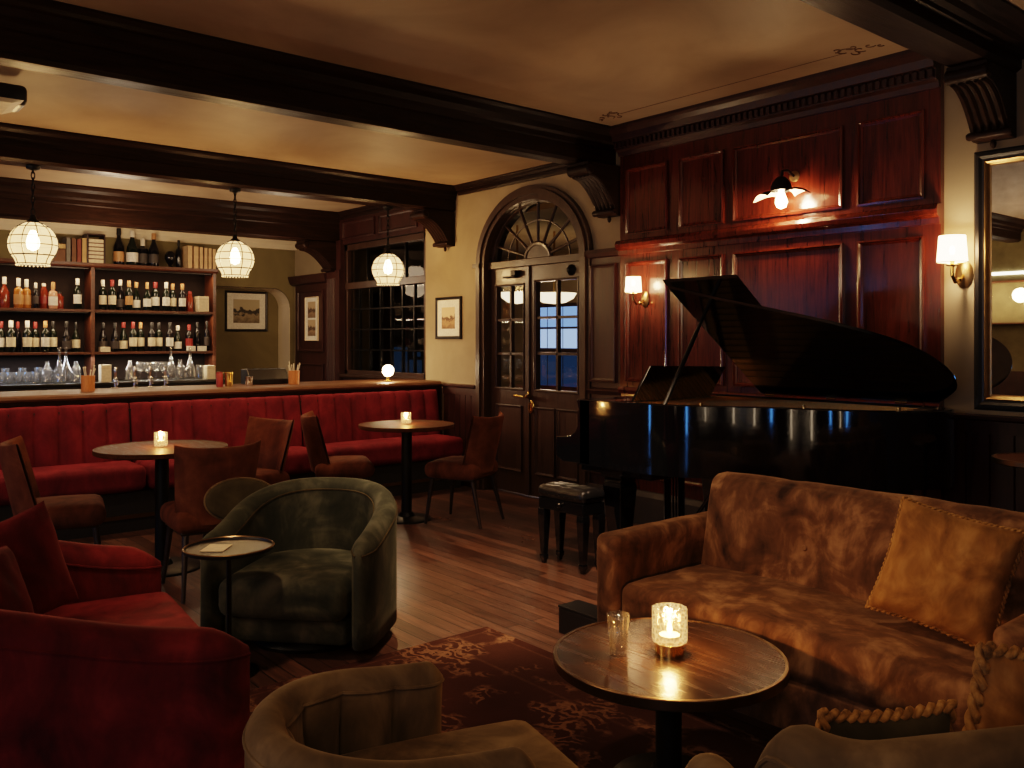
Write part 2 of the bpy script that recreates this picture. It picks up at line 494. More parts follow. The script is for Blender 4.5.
    def prism(s, poly, axis, a0, a1):
        """poly: 2-D points; extruded along axis 'x','y','z' from a0 to a1"""
        n = len(poly); vs = []
        for a in (a0, a1):
            for (p, q) in poly:
                vs.append({'x': (a, p, q), 'y': (p, a, q), 'z': (p, q, a)}[axis])
        fs = [tuple(range(n))[::-1], tuple(range(n, 2 * n))]
        fs += [(i, (i + 1) % n, n + (i + 1) % n, n + i) for i in range(n)]
        return s.add(vs, fs)
    def grid(s, fn, nu, nv, closeu=False):
        vs = [fn(i / (nu if closeu else nu - 1), j / (nv - 1)) for i in range(nu) for j in range(nv)]
        fs = []
        for i in range(nu if closeu else nu - 1):
            for j in range(nv - 1):
                a = i * nv + j; b = ((i + 1) % nu) * nv + j
                fs.append((a, b, b + 1, a + 1))
        return s.add(vs, fs)
    def build(s, name, mat, parent=None, smooth=True, bevel=0.0, seg=2, sub=0, ang=40, kind=None):
        me = bpy.data.meshes.new(name)
        me.from_pydata(s.v, [], s.f)
        me.validate()
        import bmesh
        bm = bmesh.new(); bm.from_mesh(me)
        bmesh.ops.recalc_face_normals(bm, faces=bm.faces)
        bm.to_mesh(me); bm.free()
        if smooth:
            me.polygons.foreach_set('use_smooth', [True] * len(me.polygons))
            if ang < 180:
                try:
                    me.set_sharp_from_angle(angle=R(ang))
                except Exception:
                    pass
        me.materials.append(MT[mat] if isinstance(mat, str) else mat)
        o = bpy.data.objects.new(name, me)
        COL.objects.link(o)
        if parent is not None:
            o.parent = parent
        if bevel > 0:
            b = o.modifiers.new('Bevel', 'BEVEL'); b.width = bevel; b.segments = seg; b.limit_method = 'ANGLE'; b.angle_limit = R(35)
        if sub:
            m = o.modifiers.new('Subsurf', 'SUBSURF'); m.levels = sub; m.render_levels = sub
        if kind:
            o['kind'] = kind
        return o

def tag(o, label, cat, group=None, kind=None):
    o['label'] = label; o['category'] = cat
    if group: o['group'] = group
    if kind: o['kind'] = kind
    return o

def thing(name, label, cat, loc=(0, 0, 0), rz=0.0, group=None):
    o = bpy.data.objects.new(name, None)
    o.empty_display_size = 0.1
    COL.objects.link(o)
    o.location = loc; o.rotation_euler = (0, 0, rz)
    return tag(o, label, cat, group)

def dup(root, loc, rz=None, label=None, group=None, scale=None):
    r = root.copy(); COL.objects.link(r)
    r.location = loc
    if rz is not None: r.rotation_euler = (0, 0, rz)
    if label: r['label'] = label
    if group: r['group'] = group
    if scale: r.scale = scale
    for ch in [c for c in COL.objects if c.parent == root]:
        c = ch.copy(); COL.objects.link(c); c.parent = r
        for g in [q for q in COL.objects if q.parent == ch]:
            d = g.copy(); COL.objects.link(d); d.parent = c
    return r

def face_rot(fx, fy):
    return math.atan2(-fx, fy)       # local +Y turns to (fx, fy)

def lamp(kind, name, loc, power, color=WARM, size=0.05, **kw):
    L = bpy.data.lights.new(name, kind)
    L.energy = power; L.color = color[:3]
    if kind in ('POINT', 'SPOT'): L.shadow_soft_size = size
    if kind == 'AREA': L.size = size
    for k, v in kw.items(): setattr(L, k, v)
    o = bpy.data.objects.new(name, L); COL.objects.link(o); o.location = loc
    return o

def aim(o, target):
    d = Vector(target) - o.location
    o.rotation_euler = d.to_track_quat('-Z', 'Y').to_euler()

ORD = ['first', 'second', 'third', 'fourth', 'fifth', 'sixth', 'seventh', 'eighth', 'ninth', 'tenth', 'eleventh', 'twelfth', 'thirteenth', 'fourteenth']

# ------------------------------------------------------------------ camera (eye 1.45 m, 875 px focal length, horizon at row 340)
F, HZ, H, W = 875.0, 340.0, 1.45, 5.26
fx, fy = -0.767, 0.6415
nn = math.hypot(fx, fy); fx /= nn; fy /= nn
cam = bpy.data.cameras.new('camera')
co = bpy.data.objects.new('camera', cam); COL.objects.link(co)
co.location = (0, 0, H)
co.rotation_euler = (PI / 2, 0, math.atan2(-fx, fy))
cam.sensor_width = 36.0
cam.lens = 36.0 * F / 1024
cam.shift_y = (HZ - 384) / 1024
cam.clip_start = 0.05
sc.camera = co

# ------------------------------------------------------------------ the room
XB = -10.8            # wall behind the bar
XR, YF = 1.6, -3.2     # walls behind the camera
S = dict(kind='structure')

MB().box(XB - .6, XR + .2, YF - .2, W + 3.2, -0.1, 0).build('floor', 'floor_planks', smooth=False, **S)
c = MB()
c.box(-4.95, -2.05, YF, W, 3.15, 3.3)
c.box(XB + 1.0, -4.95, YF, W, 3.0, 3.3)
c.box(-2.05, XR, YF, W, 3.08, 3.3)
c.box(XB - .1, XB + 1.0, YF, W, 2.78, 3.3)
c.build('ceiling', 'plaster_ceiling', smooth=False, **S)

# wall with the arched door, window and panelling
DX0, DX1, DC, SPR, RISE = -6.70, -5.30, -6.0, 2.17, 0.60
wb = MB()
wb.box(XB - .1, -9.5, W, W + .16, 0, 3.2)
wb.box(-9.5, -7.72, W, W + .16, 0, 1.02)
wb.box(-9.5, -7.72, W, W + .16, 2.62, 3.2)
wb.box(-7.72, DX0, W, W + .16, 0, 3.2)
wb.box(DX1, XR, W, W + .16, 0, 3.2)
N = 28
arch = [(DC + (DX1 - DC) * math.cos(PI * i / N), SPR + RISE * math.sin(PI * i / N)) for i in range(N + 1)]
for i in range(N):
    (xa, za), (xb, zb) = arch[i], arch[i + 1]
    wb.add([(xa, W, za), (xb, W, zb), (xb, W, 3.2), (xa, W, 3.2), (xa, W + .16, za), (xb, W + .16, zb), (xb, W + .16, 3.2), (xa, W + .16, 3.2)],
           [(0, 1, 2, 3), (4, 7, 6, 5), (0, 4, 5, 1), (3, 2, 6, 7)])
wb.build('wall_back', 'plaster_cream', smooth=False, **S)

# olive wall behind the bar with a shallow arched alcove
wl = MB()
AY0, AY1, AZ = 3.2, 5.19, 2.13
wl.box(XB - .14, XB, YF, AY0, 0, 2.8)
wl.box(XB - .14, XB, AY1, W, 0, 2.8)
pts = [(AY1, 1.88)] + [(AY1 - .25 + .25 * math.cos(R(a)), 1.88 + .25 * math.sin(R(a))) for a in range(10, 91, 10)] + [(AY0, AZ)]
for i in range(len(pts) - 1):
    (ya, za), (yb, zb) = pts[i], pts[i + 1]
    wl.add([(XB, ya, za), (XB, yb, zb), (XB, yb, 2.8), (XB, ya, 2.8), (XB - .14, ya, za), (XB - .14, yb, zb), (XB - .14, yb, 2.8), (XB - .14, ya, 2.8)],
           [(0, 1, 2, 3), (4, 7, 6, 5), (0, 4, 5, 1), (3, 2, 6, 7)])
wl.box(XB - .5, XB - .34, AY0 - .3, W + .1, 0, 2.8)
wlo = wl.build('wall_left', 'plaster_olive', smooth=False, **S)
rv = MB()
rv.box(XB - .34, XB - .0005, AY1 - .006, AY1 + .02, 0, 1.88)
for i in range(len(pts) - 1):
    (ya, za), (yb, zb) = pts[i], pts[i + 1]
    za -= .006; zb -= .006; ya -= .004; yb -= .004
    rv.add([(XB - .0005, ya, za), (XB - .0005, yb, zb), (XB - .34, yb, zb), (XB - .34, ya, za),
            (XB - .002, ya + .02, za + .02), (XB - .002, yb + .02, zb + .02), (XB - .34, yb + .02, zb + .02), (XB - .34, ya + .02, za + .02)],
           [(0, 3, 2, 1), (4, 5, 6, 7)])
rv.build('alcove_reveal', 'cornice_cream', wlo, smooth=False)
# cream cornice under the low ceiling over the bar
MB().prism([(XB, 2.64), (XB + .05, 2.64), (XB + .09, 2.70), (XB + .10, 2.78), (XB, 2.78)], 'y', YF, W).build('trim_1', 'cornice_cream', smooth=False, **S)

MB().box(XR, XR + .15, YF, W, 0, 3.3).build('wall_right', 'plaster_cream', smooth=False, **S)
MB().box(XB - .1, XR + .15, YF - .15, YF, 0, 3.3).build('wall_front', 'plaster_olive', smooth=False, **S)
for (i, nm, mk) in ((0, 'baseboard_front', lambda m: m.box(XB, XR, YF, YF + .03, 0, 1.0)), (1, 'baseboard_right', lambda m: m.box(XR - .03, XR, YF, W, 0, 1.0))):
    m = MB(); mk(m); m.build(nm, 'mahogany_dark', smooth=False, **S)

def added_glow(name, x0, x1, z0, z1, nx, nz, mat):  # glowing panes added out of view to streak the piano and panelling
    m = MB(); f_ = .05
    m.box(x0 - f_, x1 + f_, YF, YF + .05, z0 - f_, z0); m.box(x0 - f_, x1 + f_, YF, YF + .05, z1, z1 + f_)
    m.box(x0 - f_, x0, YF, YF + .05, z0, z1); m.box(x1, x1 + f_, YF, YF + .05, z0, z1)
    for i in range(1, nx):
        x = x0 + (x1 - x0) * i / nx; m.box(x - .012, x + .012, YF, YF + .04, z0, z1)
    for i in range(1, nz):
        z = z0 + (z1 - z0) * i / nz; m.box(x0, x1, YF, YF + .04, z - .012, z + .012)
    o = m.build(name, 'door_wood', smooth=False, **S)
    MB().add([(x0, YF + .036, z0), (x1, YF + .036, z0), (x1, YF + .036, z1), (x0, YF + .036, z1)], [(0, 1, 2, 3)]).build('pane', mat, o, smooth=False)
added_glow('added_window_3', -.44, -.24, .08, 2.3, 1, 4, 'blue_bright')
added_glow('added_window_5', .65, .73, .08, 2.3, 1, 4, 'pale_bright')
added_glow('added_window_6', -1.94, -1.85, .08, 2.3, 1, 4, 'pale_bright')
added_glow('added_window_7', -7.24, -7.02, .08, 2.3, 1, 4, 'blue_bright')
added_glow('added_window_8', 1.2, 1.36, .08, 2.3, 1, 4, 'blue_bright')
added_glow('added_window_4', -9.7, -8.3, 1.6, 2.5, 4, 3, 'lavender_glow')

# ------------------------------------------------------------------ ceiling beams on carved corbels
def beam(name, x0, x1, zb, zl, zr, cw, dentil=False):
    """beam running towards the door wall: body x0..x1, crown mouldings up to the two ceilings"""
    m = MB()
    prof = [(x0, zb + .02), (x0 + .03, zb), (x1 - .03, zb), (x1, zb + .02)]
    # right-hand face going up
    h = zr - zb
    prof += [(x1, zb + h * .45), (x1 + cw * .15, zb + h * .48), (x1 + cw * .18, zb + h * .6), (x1 + cw * .35, zb + h * .66),
             (x1 + cw * .45, zb + h * .8), (x1 + cw * .85, zb + h * .88), (x1 + cw, zr - .015), (x1 + cw, zr + .05)]
    h = zl - zb
    prof += [(x0 - cw, zl + .05), (x0 - cw, zl - .015), (x0 - cw * .85, zb + h * .88), (x0 - cw * .45, zb + h * .8), (x0 - cw * .35, zb + h * .66),
             (x0 - cw * .18, zb + h * .6), (x0 - cw * .15, zb + h * .48), (x0, zb + h * .45)]
    m.prism(prof, 'y', YF, W - .001)
    o = m.build(name, 'beam_wood', smooth=False, **S)
    return o

def corbel(parent, xc, w, yw, ztop, depth, height):
    """scroll bracket: outline in (out from wall, up), with roll ends and a fluted face"""
    m = MB()
    P = []
    dp, ht = depth, height
    P += [(0, 0), (dp, 0), (dp, -.07 * ht), (dp * 1.02, -.16 * ht), (dp * .97, -.24 * ht)]
    for i in range(0, 9):
        a = i / 8
        P.append((dp * (.93 - .68 * a ** .75), -ht * (.26 + .60 * a ** 1.5)))
    P += [(dp * .30, -.90 * ht), (dp * .26, -.97 * ht), (dp * .16, -ht), (0, -ht)]
    poly = [(yw - p, ztop + q) for p, q in P]
    m.prism(poly, 'x', xc - w / 2, xc + w / 2)
    o = m.build('corbel', 'beam_wood', parent, smooth=False, bevel=0.006)
    # acanthus-like rolls and flutes on the face
    k = MB()
    for (p, q, r) in ((dp * .95, -.15 * ht, .11 * ht), (dp * .27, -.93 * ht, .065 * ht)):
        k.at(Matrix.Translation((xc, yw - p, ztop + q)) @ Matrix.Rotation(PI / 2, 4, 'Y'))
        k.lathe([(0, -w * .56), (r * .7, -w * .56), (r, -w * .5), (r * .88, -w * .2), (r, 0), (r * .88, w * .2), (r, w * .5), (r * .7, w * .56), (0, w * .56)], n=14)
    k.at(Matrix.Identity(4))
    for j in range(-2, 3):
        path = []
        for i in range(0, 9):
            a = i / 8
            path.append((xc + j * w * .19, yw - dp * (.93 - .68 * a ** .75), ztop - ht * (.26 + .60 * a ** 1.5)))
        k.tube(path, [w * .085 * (1 - .3 * abs(i / 8 - .4)) for i in range(9)], 6)
    # small drop bud
    k.lathe([(0, -.05), (.012, -.04), (.018, -.02), (.012, 0), (0, 0)], (xc, yw - dp * .12, ztop - ht), 10)
    k.build('carving', 'beam_wood', o)
    return o

b1 = beam('trim_2', -5.16, -4.96, 2.86, 3.0, 3.15, .13)
corbel(b1, -4.99, .22, W, 2.86, .40, .40)
b2 = beam('trim_3', -7.42, -7.18, 2.75, 3.0, 3.0, .07)
corbel(b2, -7.3, .22, W, 2.75, .38, .35)
b3 = beam('trim_4', -9.8, -9.55, 2.64, 2.78, 3.0, .07)
corbel(b3, -9.67, .22, W, 2.64, .48, .36)
b4 = beam('trim_5', -2.15, -1.90, 2.93, 3.15, 3.08, .20)
corbel(b4, -2.03, .21, W, 2.93, .40, .36)
beam('trim_6', 0.2, 0.5, 2.85, 3.08, 3.08, .1)

# crown mouldings along the door wall, bay by bay
def crown(name, x0, x1, z, h, dpt, mat, wy=W, dent=False):
    m = MB()
    P = [(wy, z - h), (wy - .02, z - h), (wy - .03, z - h * .86), (wy - dpt * .4, z - h * .8), (wy - dpt * .42, z - h * .55), (wy - dpt * .62, z - h * .5),
         (wy - dpt * .7, z - h * .3), (wy - dpt * .92, z - h * .18), (wy - dpt, z - h * .1), (wy - dpt, z), (wy, z)]
    m.prism(P, 'x', x0, x1)
    if dent:
        n = int((x1 - x0) / .045)
        for i in range(n):
            xx = x0 + (i + .5) * (x1 - x0) / n
            m.box(xx - .012, xx + .012, wy - dpt * .58, wy - dpt * .38, z - h * .76, z - h * .56)
    return m.build(name, mat, smooth=False, **S)
crown('trim_7', -9.55, -7.42, 3.0, .10, .08, 'beam_wood')
crown('trim_8', -7.11, -5.29, 3.0, .095, .08, 'beam_wood')
crown('trim_9', -1.72, XR, 3.08, .12, .10, 'beam_wood')

# mahogany panelling between the two beams, full height
PX0, PX1, PY = -4.87, -2.32, W - .045
p = MB().box(PX0, PX1, PY, W - .001, 0, 3.15)
def framed(m, x0, x1, z0, z1, y=PY, d=.022, w=.032):
    """moulding round a sunk panel: four mitred strips with a stepped section"""
    prof = [(0, 0), (0, -d), (w * .35, -d * 1.1), (w * .55, -d * .5), (w, -d * .25), (w, 0)]
    c4 = [(x0, z0), (x1, z0), (x1, z1), (x0, z1)]
    ins = [(1, 1), (-1, 1), (-1, -1), (1, -1)]
    vs = []; k = len(prof)
    for (cx, cz), (ix, iz) in zip(c4, ins):
        for (a, b) in prof:
            vs.append((cx + ix * a, y + b, cz + iz * a))
    fs = []
    for i in range(4):
        j = (i + 1) % 4
        for q in range(k - 1):
            fs.append((i * k + q, j * k + q, j * k + q + 1, i * k + q + 1))
    m.add(vs, fs)
cols = [(-4.80, -4.37), (-4.26, -3.85), (-3.77, -2.93), (-2.83, -2.41)]
for (a, b) in cols:
    framed(p, a, b, 2.29, 2.82)
    framed(p, a, b, 1.12, 2.07)
    framed(p, a, b, 0.36, 0.98)
pan = p.build('wall_panelling', 'mahogany', smooth=False, **S)
lg = MB().prism([(PY + .01, 2.13), (PY - .025, 2.13), (PY - .03, 2.17), (PY - .06, 2.185), (PY - .07, 2.215), (PY - .055, 2.245), (PY - .02, 2.25), (PY + .01, 2.26)], 'x', PX0, PX1 + .005)
lg.build('ledge_moulding', 'mahogany', pan, smooth=False, bevel=.004)
MB().prism([(PY + .01, 1.02), (PY - .02, 1.02), (PY - .03, 1.05), (PY - .02, 1.075), (PY + .01, 1.08)], 'x', PX0, PX1).build('chair_rail', 'mahogany', pan, smooth=False)
MB().prism([(PY + .01, 0), (PY - .025, 0), (PY - .025, .22), (PY - .012, .26), (PY + .01, .27)], 'x', PX0, PX1).build('skirting', 'baseboard_paint', pan, smooth=False)
cr = crown('crown_moulding', PX0, PX1, 3.15, .22, .15, 'mahogany_dark', PY, True); cr.parent = pan
del cr['kind']

# low panel between the door and the tall panelling
q = MB().box(DX1 + .02, PX0, W - .035, W - .001, 0, 2.17)
framed(q, -5.22, -4.92, 1.10, 2.08, W - .035)
framed(q, -5.22, -4.92, 0.34, 0.95, W - .035)
q.prism([(W - .03, 2.13), (W - .06, 2.14), (W - .075, 2.17), (W - .07, 2.2), (W - .001, 2.21)], 'x', DX1 + .02, PX0)
q.prism([(W - .03, 1.0), (W - .05, 1.0), (W - .06, 1.03), (W - .03, 1.06)], 'x', DX1 + .02, PX0)
q.build('trim_10', 'mahogany_dark', smooth=False, **S)
MB().box(DX1 + .02, PX0, W - .06, W - .035, 0, .25).build('baseboard_back', 'baseboard_paint', smooth=False, **S)

# matchboard wainscot left of the door and right of the panelling
def wainscot(name, x0, x1, ztop, mat, pw=.095):
    m = MB()
    n = max(1, int(round((x1 - x0) / pw)))
    for i in range(n):
        a = x0 + (x1 - x0) * i / n; b = x0 + (x1 - x0) * (i + 1) / n
        m.prism([(a + .001, W - .001), (a + .001, W - .012), (a + .006, W - .022), (b - .006, W - .022), (b - .001, W - .012), (b - .001, W - .001)], 'z', 0, ztop - .08)
    m.prism([(W - .001, ztop - .1), (W - .03, ztop - .1), (W - .032, ztop - .03), (W - .055, ztop - .018), (W - .058, ztop), (W - .001, ztop + .006)], 'x', x0, x1)
    m.box(x0, x1, W - .035, W - .02, 0, .2)
    return m.build(name, mat, smooth=False, **S)
wainscot('trim_11', -7.36, -6.80, 1.0, 'mahogany_dark')
wainscot('trim_12', PX1 + .003, XR - .04, 1.02, 'mahogany_dark', .13)

# painted line and corner scrolls on the ceiling
on = MB()
yl = W - .42
on.box(-4.52, -2.72, yl - .004, yl + .004, 3.1485, 3.1495)
def scroll(cx, cy, sgn):
    for k, (ox, oy, r0, a0) in enumerate([(0, 0, .09, 0), (.11, .03, .06, 1.4), (.09, -.06, .05, 3.0), (.2, .0, .045, 0.7), (-.03, -.08, .05, 2.2), (.26, .05, .03, 1), (.05, .09, .045, 4.0)]):
        pts = []
        for i in range(22):
            t_ = i / 21
            a = a0 + t_ * 4.6 * (1 if k % 2 else -1)
            r = r0 * (1 - .78 * t_)
            pts.append((cx + sgn * .75 * (ox + r * math.cos(a)), cy + .8 * (oy + r * math.sin(a)), 3.149))
        on.tube(pts, .0042, 5)
scroll(-4.55, yl - .02, -1 * -1 * -1)
scroll(-2.70, yl - .02, 1)
on.build('trim_13', 'stencil_brown', smooth=False, **S)

# ------------------------------------------------------------------ arched double door (door_1)
dr = bpy.data.objects.new('door_1', None); COL.objects.link(dr); dr['kind'] = 'structure'
cs = MB()   # casing: jamb posts and arch, moulded section, swept round the opening
def casing_ring(o0, o1, y0, y1):
    a = [(DX0 - o0, 0)] + [(DC + (DX1 - DC + o0) * math.cos(PI * (1 - i / N)), SPR + (RISE + o0) * math.sin(PI * i / N)) for i in range(N + 1)] + [(DX1 + o0, 0)]
    b = [(DX0 - o1, 0)] + [(DC + (DX1 - DC + o1) * math.cos(PI * (1 - i / N)), SPR + (RISE + o1) * math.sin(PI * i / N)) for i in range(N + 1)] + [(DX1 + o1, 0)]
    n = len(a)
    vs = [(x, y0, z) for x, z in a] + [(x, y0, z) for x, z in b] + [(x, y1, z) for x, z in a] + [(x, y1, z) for x, z in b]
    fs = []
    for i in range(n - 1):
        fs += [(i, i + 1, n + i + 1, n + i), (2 * n + i, 3 * n + i, 3 * n + i + 1, 2 * n + i + 1), (i, 2 * n + i, 2 * n + i + 1, i + 1), (n + i, n + i + 1, 3 * n + i + 1, 3 * n + i)]
    cs.add(vs, fs)
casing_ring(-.045, .085, W - .05, W + .02)
casing_ring(.0, .05, W - .072, W - .045)
casing_ring(-.05, .0, W + .0, W + .16)
cs.box(DX0 - .10, DX0 + .0, W - .08, W - .001, SPR - .02, SPR + .02)
cs.box(DX1 - .0, DX1 + .05, W - .08, W - .001, SPR - .02, SPR + .02)
cs.build('door_frame', 'door_wood', dr, smooth=False)
DY = W + .07
tr = MB().box(DX0 + .03, DX1 - .03, DY - .07, DY + .05, 2.13, 2.20)
tr.build('transom_rail', 'door_wood', dr, smooth=False, bevel=.006)
# fanlight: half-round hub, spokes and an inner ring
fl = MB()
FR, FRZ = (DX1 - DC) - .055, RISE - .055
def ep(r, a, y): return (DC + FR * r * math.cos(a), y, 2.19 + (FRZ + .0) * r * math.sin(a))
fl.tube([ep(1.0, PI * i / 30, DY) for i in range(31)], .03, 6)
fl.tube([ep(.27, PI * i / 16, DY) for i in range(17)], .022, 6)
fl.tube([ep(.66, PI * i / 24, DY) for i in range(25)], .009, 6)
for a in (18, 42, 66, 90, 114, 138, 162):
    fl.tube([ep(.27, R(a), DY), ep(1.0, R(a), DY)], .014, 6)
fan = fl.build('fanlight', 'door_wood', dr)
g = MB().add([ep(0, 0, DY + .005)] + [ep(1.0, PI * i / 30, DY + .005) for i in range(31)], [(0, i, i + 1) for i in range(1, 31)])
g.build('pane', 'pane_dark', fan, smooth=False)
hb = MB().add([ep(0, 0, DY - .008)] + [ep(.25, PI * i / 16, DY - .008) for i in range(17)], [(0, i, i + 1) for i in range(1, 17)])
hb.build('hub_panel', 'door_wood', fan, smooth=False)

def leaf(x0, x1, gx0, gx1, gz0, gz1, npan):
    m = MB()
    y0, y1 = DY - .035, DY + .02
    m.box(x0, gx0, y0, y1, 0.02, 2.13); m.box(gx1, x1, y0, y1, 0.02, 2.13)
    m.box(gx0, gx1, y0, y1, gz1, 2.13); m.box(gx0, gx1, y0, y1, .02, gz0)
    framed(m, gx0 - .02, gx1 + .02, gz0 - .02, gz1 + .02, y0, .012, .02)
    # glazing bars
    for i in (1, 2):
        z = gz0 + (gz1 - gz0) * i / 3
        m.box(gx0, gx1, y0 + .01, y1 - .005, z - .012, z + .012)
    xm = (gx0 + gx1) / 2
    m.box(xm - .012, xm + .012, y0 + .01, y1 - .005, gz0, gz1)
    # raised lower panels
    w = (x1 - x0 - .14)
    for i in range(npan):
        a = x0 + .07 + w * i / npan; b = x0 + .07 + w * (i + 1) / npan
        framed(m, a + .012, b - .012, .22, .84, y0, .014, .025)
    o = m.build('door_leaf', 'door_wood', dr, smooth=False)
    MB().add([(gx0, DY, gz0), (gx1, DY, gz0), (gx1, DY, gz1), (gx0, DY, gz1)], [(0, 1, 2, 3)]).build('pane', 'pane_glass', o, smooth=False)
    return o
l1 = leaf(DX0 + .05, -6.10, -6.56, -6.17, 1.0, 1.96, 1)
l2 = leaf(-6.085, DX1 - .05, -5.99, -5.45, 1.0, 1.98, 2)
MB().box(-6.12, -6.065, DY - .055, DY - .034, .02, 2.13).build('meeting_bead', 'door_wood', dr, smooth=False, bevel=.005)
hd = MB()
hd.at(Matrix.Translation((-6.10, DY - .06, .93)))
hd.tube([(0, 0, 0), (0, -.045, 0), (-.02, -.055, 0), (-.11, -.055, .005)], .011, 8)
hd.at(Matrix.Translation((-6.05, DY - .06, .93)))
hd.tube([(0, 0.02, 0), (0, -.05, 0), (.02, -.06, .005), (.05, -.055, .03), (.04, -.05, .05)], .013, 8)
hd.at(Matrix.Identity(4))
hd.build('handle', 'brass', l2)
kp = MB(); kp.at(Matrix.Translation((-6.035, DY - .04, .84)) @ Matrix.Rotation(PI / 2, 4, 'X'))
kp.lathe([(0, 0), (.03, 0), (.034, .006), (.028, .012), (.016, .014), (0, .014)], n=20, sy=1.5)
kp.at(Matrix.Translation((-6.035, DY - .056, .83)))
kp.tube([(.028 * math.cos(a), -.004, .045 * math.sin(a)) for a in [2 * PI * i / 20 for i in range(20)]], .006, 6, True)
kp.at(Matrix.Identity(4))
kp.build('key_plate', 'brass', l2)
ck = MB()
ck.box(-6.42, -6.24, DY - .08, DY - .035, 2.035, 2.05); ck.box(-6.28, -6.21, DY - .10, DY - .035, 2.05, 2.10)
ck.build('door_closer', 'black_iron', l1, smooth=False, bevel=.006)
kk = MB().at(Matrix.Translation((-5.52, DY - .035, 2.06)) @ Matrix.Rotation(PI / 2, 4, 'X'))
kk.lathe([(0, 0), (.045, 0), (.05, .01), (.03, .03), (.02, .05), (0, .055)], n=18)
kk.build('coat_hook', 'black_iron', l2)
hg = MB()
for z in (.35, 1.75):
    hg.cyl((DX1 - .052, DY - .04, z), .008, .11, 8)
hg.build('hinge', 'brass', l2)

# lobby beyond the glass: dim walls, a blue dusk window, two bowl lamps
lob = MB()
lob.box(-10.5, -3.5, W + 2.9, W + 3.0, 0, 2.7)
lob.box(-10.5, -10.4, W + .16, W + 2.9, 0, 2.7); lob.box(-3.6, -3.5, W + .16, W + 2.9, 0, 2.7)
lob.box(-10.5, -3.5, W + .16, W + 3.0, 2.66, 2.76)
lob.build('wall_lobby', 'plaster_cream', smooth=False, **S)
wn = MB().box(-9.3, -8.33, W + 2.885, W + 2.899, 0.75, 1.95)
wo = wn.build('window_2', 'door_wood', smooth=False, **S)
g = MB()
for i in range(3):
    g.box(-9.26 + i * .31, -9.26 + i * .31 + .28, W + 2.87, W + 2.884, 1.34, 1.60)
g.build('pane', 'blue_pale', wo, smooth=False)
g = MB()
for i in range(3):
    g.box(-9.26 + i * .31, -9.26 + i * .31 + .28, W + 2.87, W + 2.884, 1.63, 1.90)
g.build('pane', 'blue_sky', wo, smooth=False)
g = MB()
for i in range(3):
    g.box(-9.26 + i * .31, -9.26 + i * .31 + .28, W + 2.87, W + 2.884, .82, 1.27)
g.build('pane', 'blue_dim', wo, smooth=False)
def bowl(x, y, z, r, label):
    t = thing('ceiling_lamp', label, 'lamp', (x, y, z), 0, 'bowl lamps in the lobby')
    MB().lathe([(0, -.10), (r * .5, -.085), (r * .85, -.04), (r, .02), (r * .97, .02), (0, .02)], n=24).build('shade', 'lamp_bowl', t)
    MB().cyl((0, 0, .02), .012, 2.66 - z - .02, 8).build('stem', 'brass', t)
bowl(-7.17, W + 1.35, 1.95, .25, 'cream glowing bowl lamp seen through the right-hand door panes')
bowl(-7.04, W + .70, 1.93, .19, 'cream glowing bowl lamp seen through the left-hand door panes')
lamp('POINT', 'lobby_light', (-7.6, W + 1.6, 1.6), 18, WARM, .2)

# ------------------------------------------------------------------ dark window beside the bar (window_1)
wx0, wx1, wz0, wz1 = -9.48, -7.72, 1.04, 2.60
WY = W + .06
w = MB()
w.box(wx0, wx0 + .07, WY - .05, WY + .03, wz0, wz1); w.box(wx1 - .05, wx1, WY - .05, WY + .03, wz0, wz1)
w.box(wx0, wx1, WY - .05, WY + .03, wz1 - .07, wz1); w.box(wx0, wx1, WY - .05, WY + .03, wz0, wz0 + .05)
w.box(wx0, wx1, WY - .06, WY + .03, 2.06, 2.14)
wob = w.build('window_1', 'door_wood', smooth=False, bevel=.004, **S)
mu = MB()
for i in range(1, 7):
    x = wx0 + .07 + (wx1 - wx0 - .12) * i / 7
    mu.box(x - .008, x + .008, WY - .02, WY + .015, wz0 + .05, 2.06)
for i in range(1, 4):
    z = wz0 + .05 + (2.06 - wz0 - .05) * i / 4
    mu.box(wx0 + .07, wx1 - .05, WY - .02, WY + .015, z - .008, z + .008)
for i in range(1, 4):
    x = wx0 + .07 + (wx1 - wx0 - .12) * i / 4
    mu.box(x - .008, x + .008, WY - .02, WY + .015, 2.14, wz1 - .07)
mu.build('muntins', 'steel_dark', wob, smooth=False)
MB().add([(wx0 + .06, WY, wz0 + .04), (wx1 - .04, WY, wz0 + .04), (wx1 - .04, WY, wz1 - .06), (wx0 + .06, WY, wz1 - .06)], [(0, 1, 2, 3)]).build('pane', 'pane_dark', wob, smooth=False)
MB().prism([(W - .001, 1.0), (W - .07, 1.0), (W - .08, 1.02), (W - .08, 1.04), (W + .03, 1.045), (W + .03, 1.0)], 'x', wx0 - .03, wx1 - .001).build('sill', 'door_wood', wob, smooth=False)
# below and around the window: dark boards and the post under the third beam
t14 = MB().box(wx0, -7.42, W - .03, W - .001, 0, .995)
framed(t14, -9.4, -8.6, .3, .9, W - .03); framed(t14, -8.5, -7.6, .3, .9, W - .03)
t14.build('trim_14', 'mahogany_dark', smooth=False, **S)
po = MB().box(-9.76, -9.45, W - .08, W - .001, 0, 2.30)
po.box(-9.575, -9.45, W - .06, W - .001, 2.30, 2.66)
for i in range(4):
    po.cyl((-9.72 + i * .05, W - .085, .1), .016, 2.1, 8)
po.box(-9.78, -9.5, W - .10, W - .001, 0, .12)
po.build('trim_15', 'mahogany_dark', smooth=False, **S)

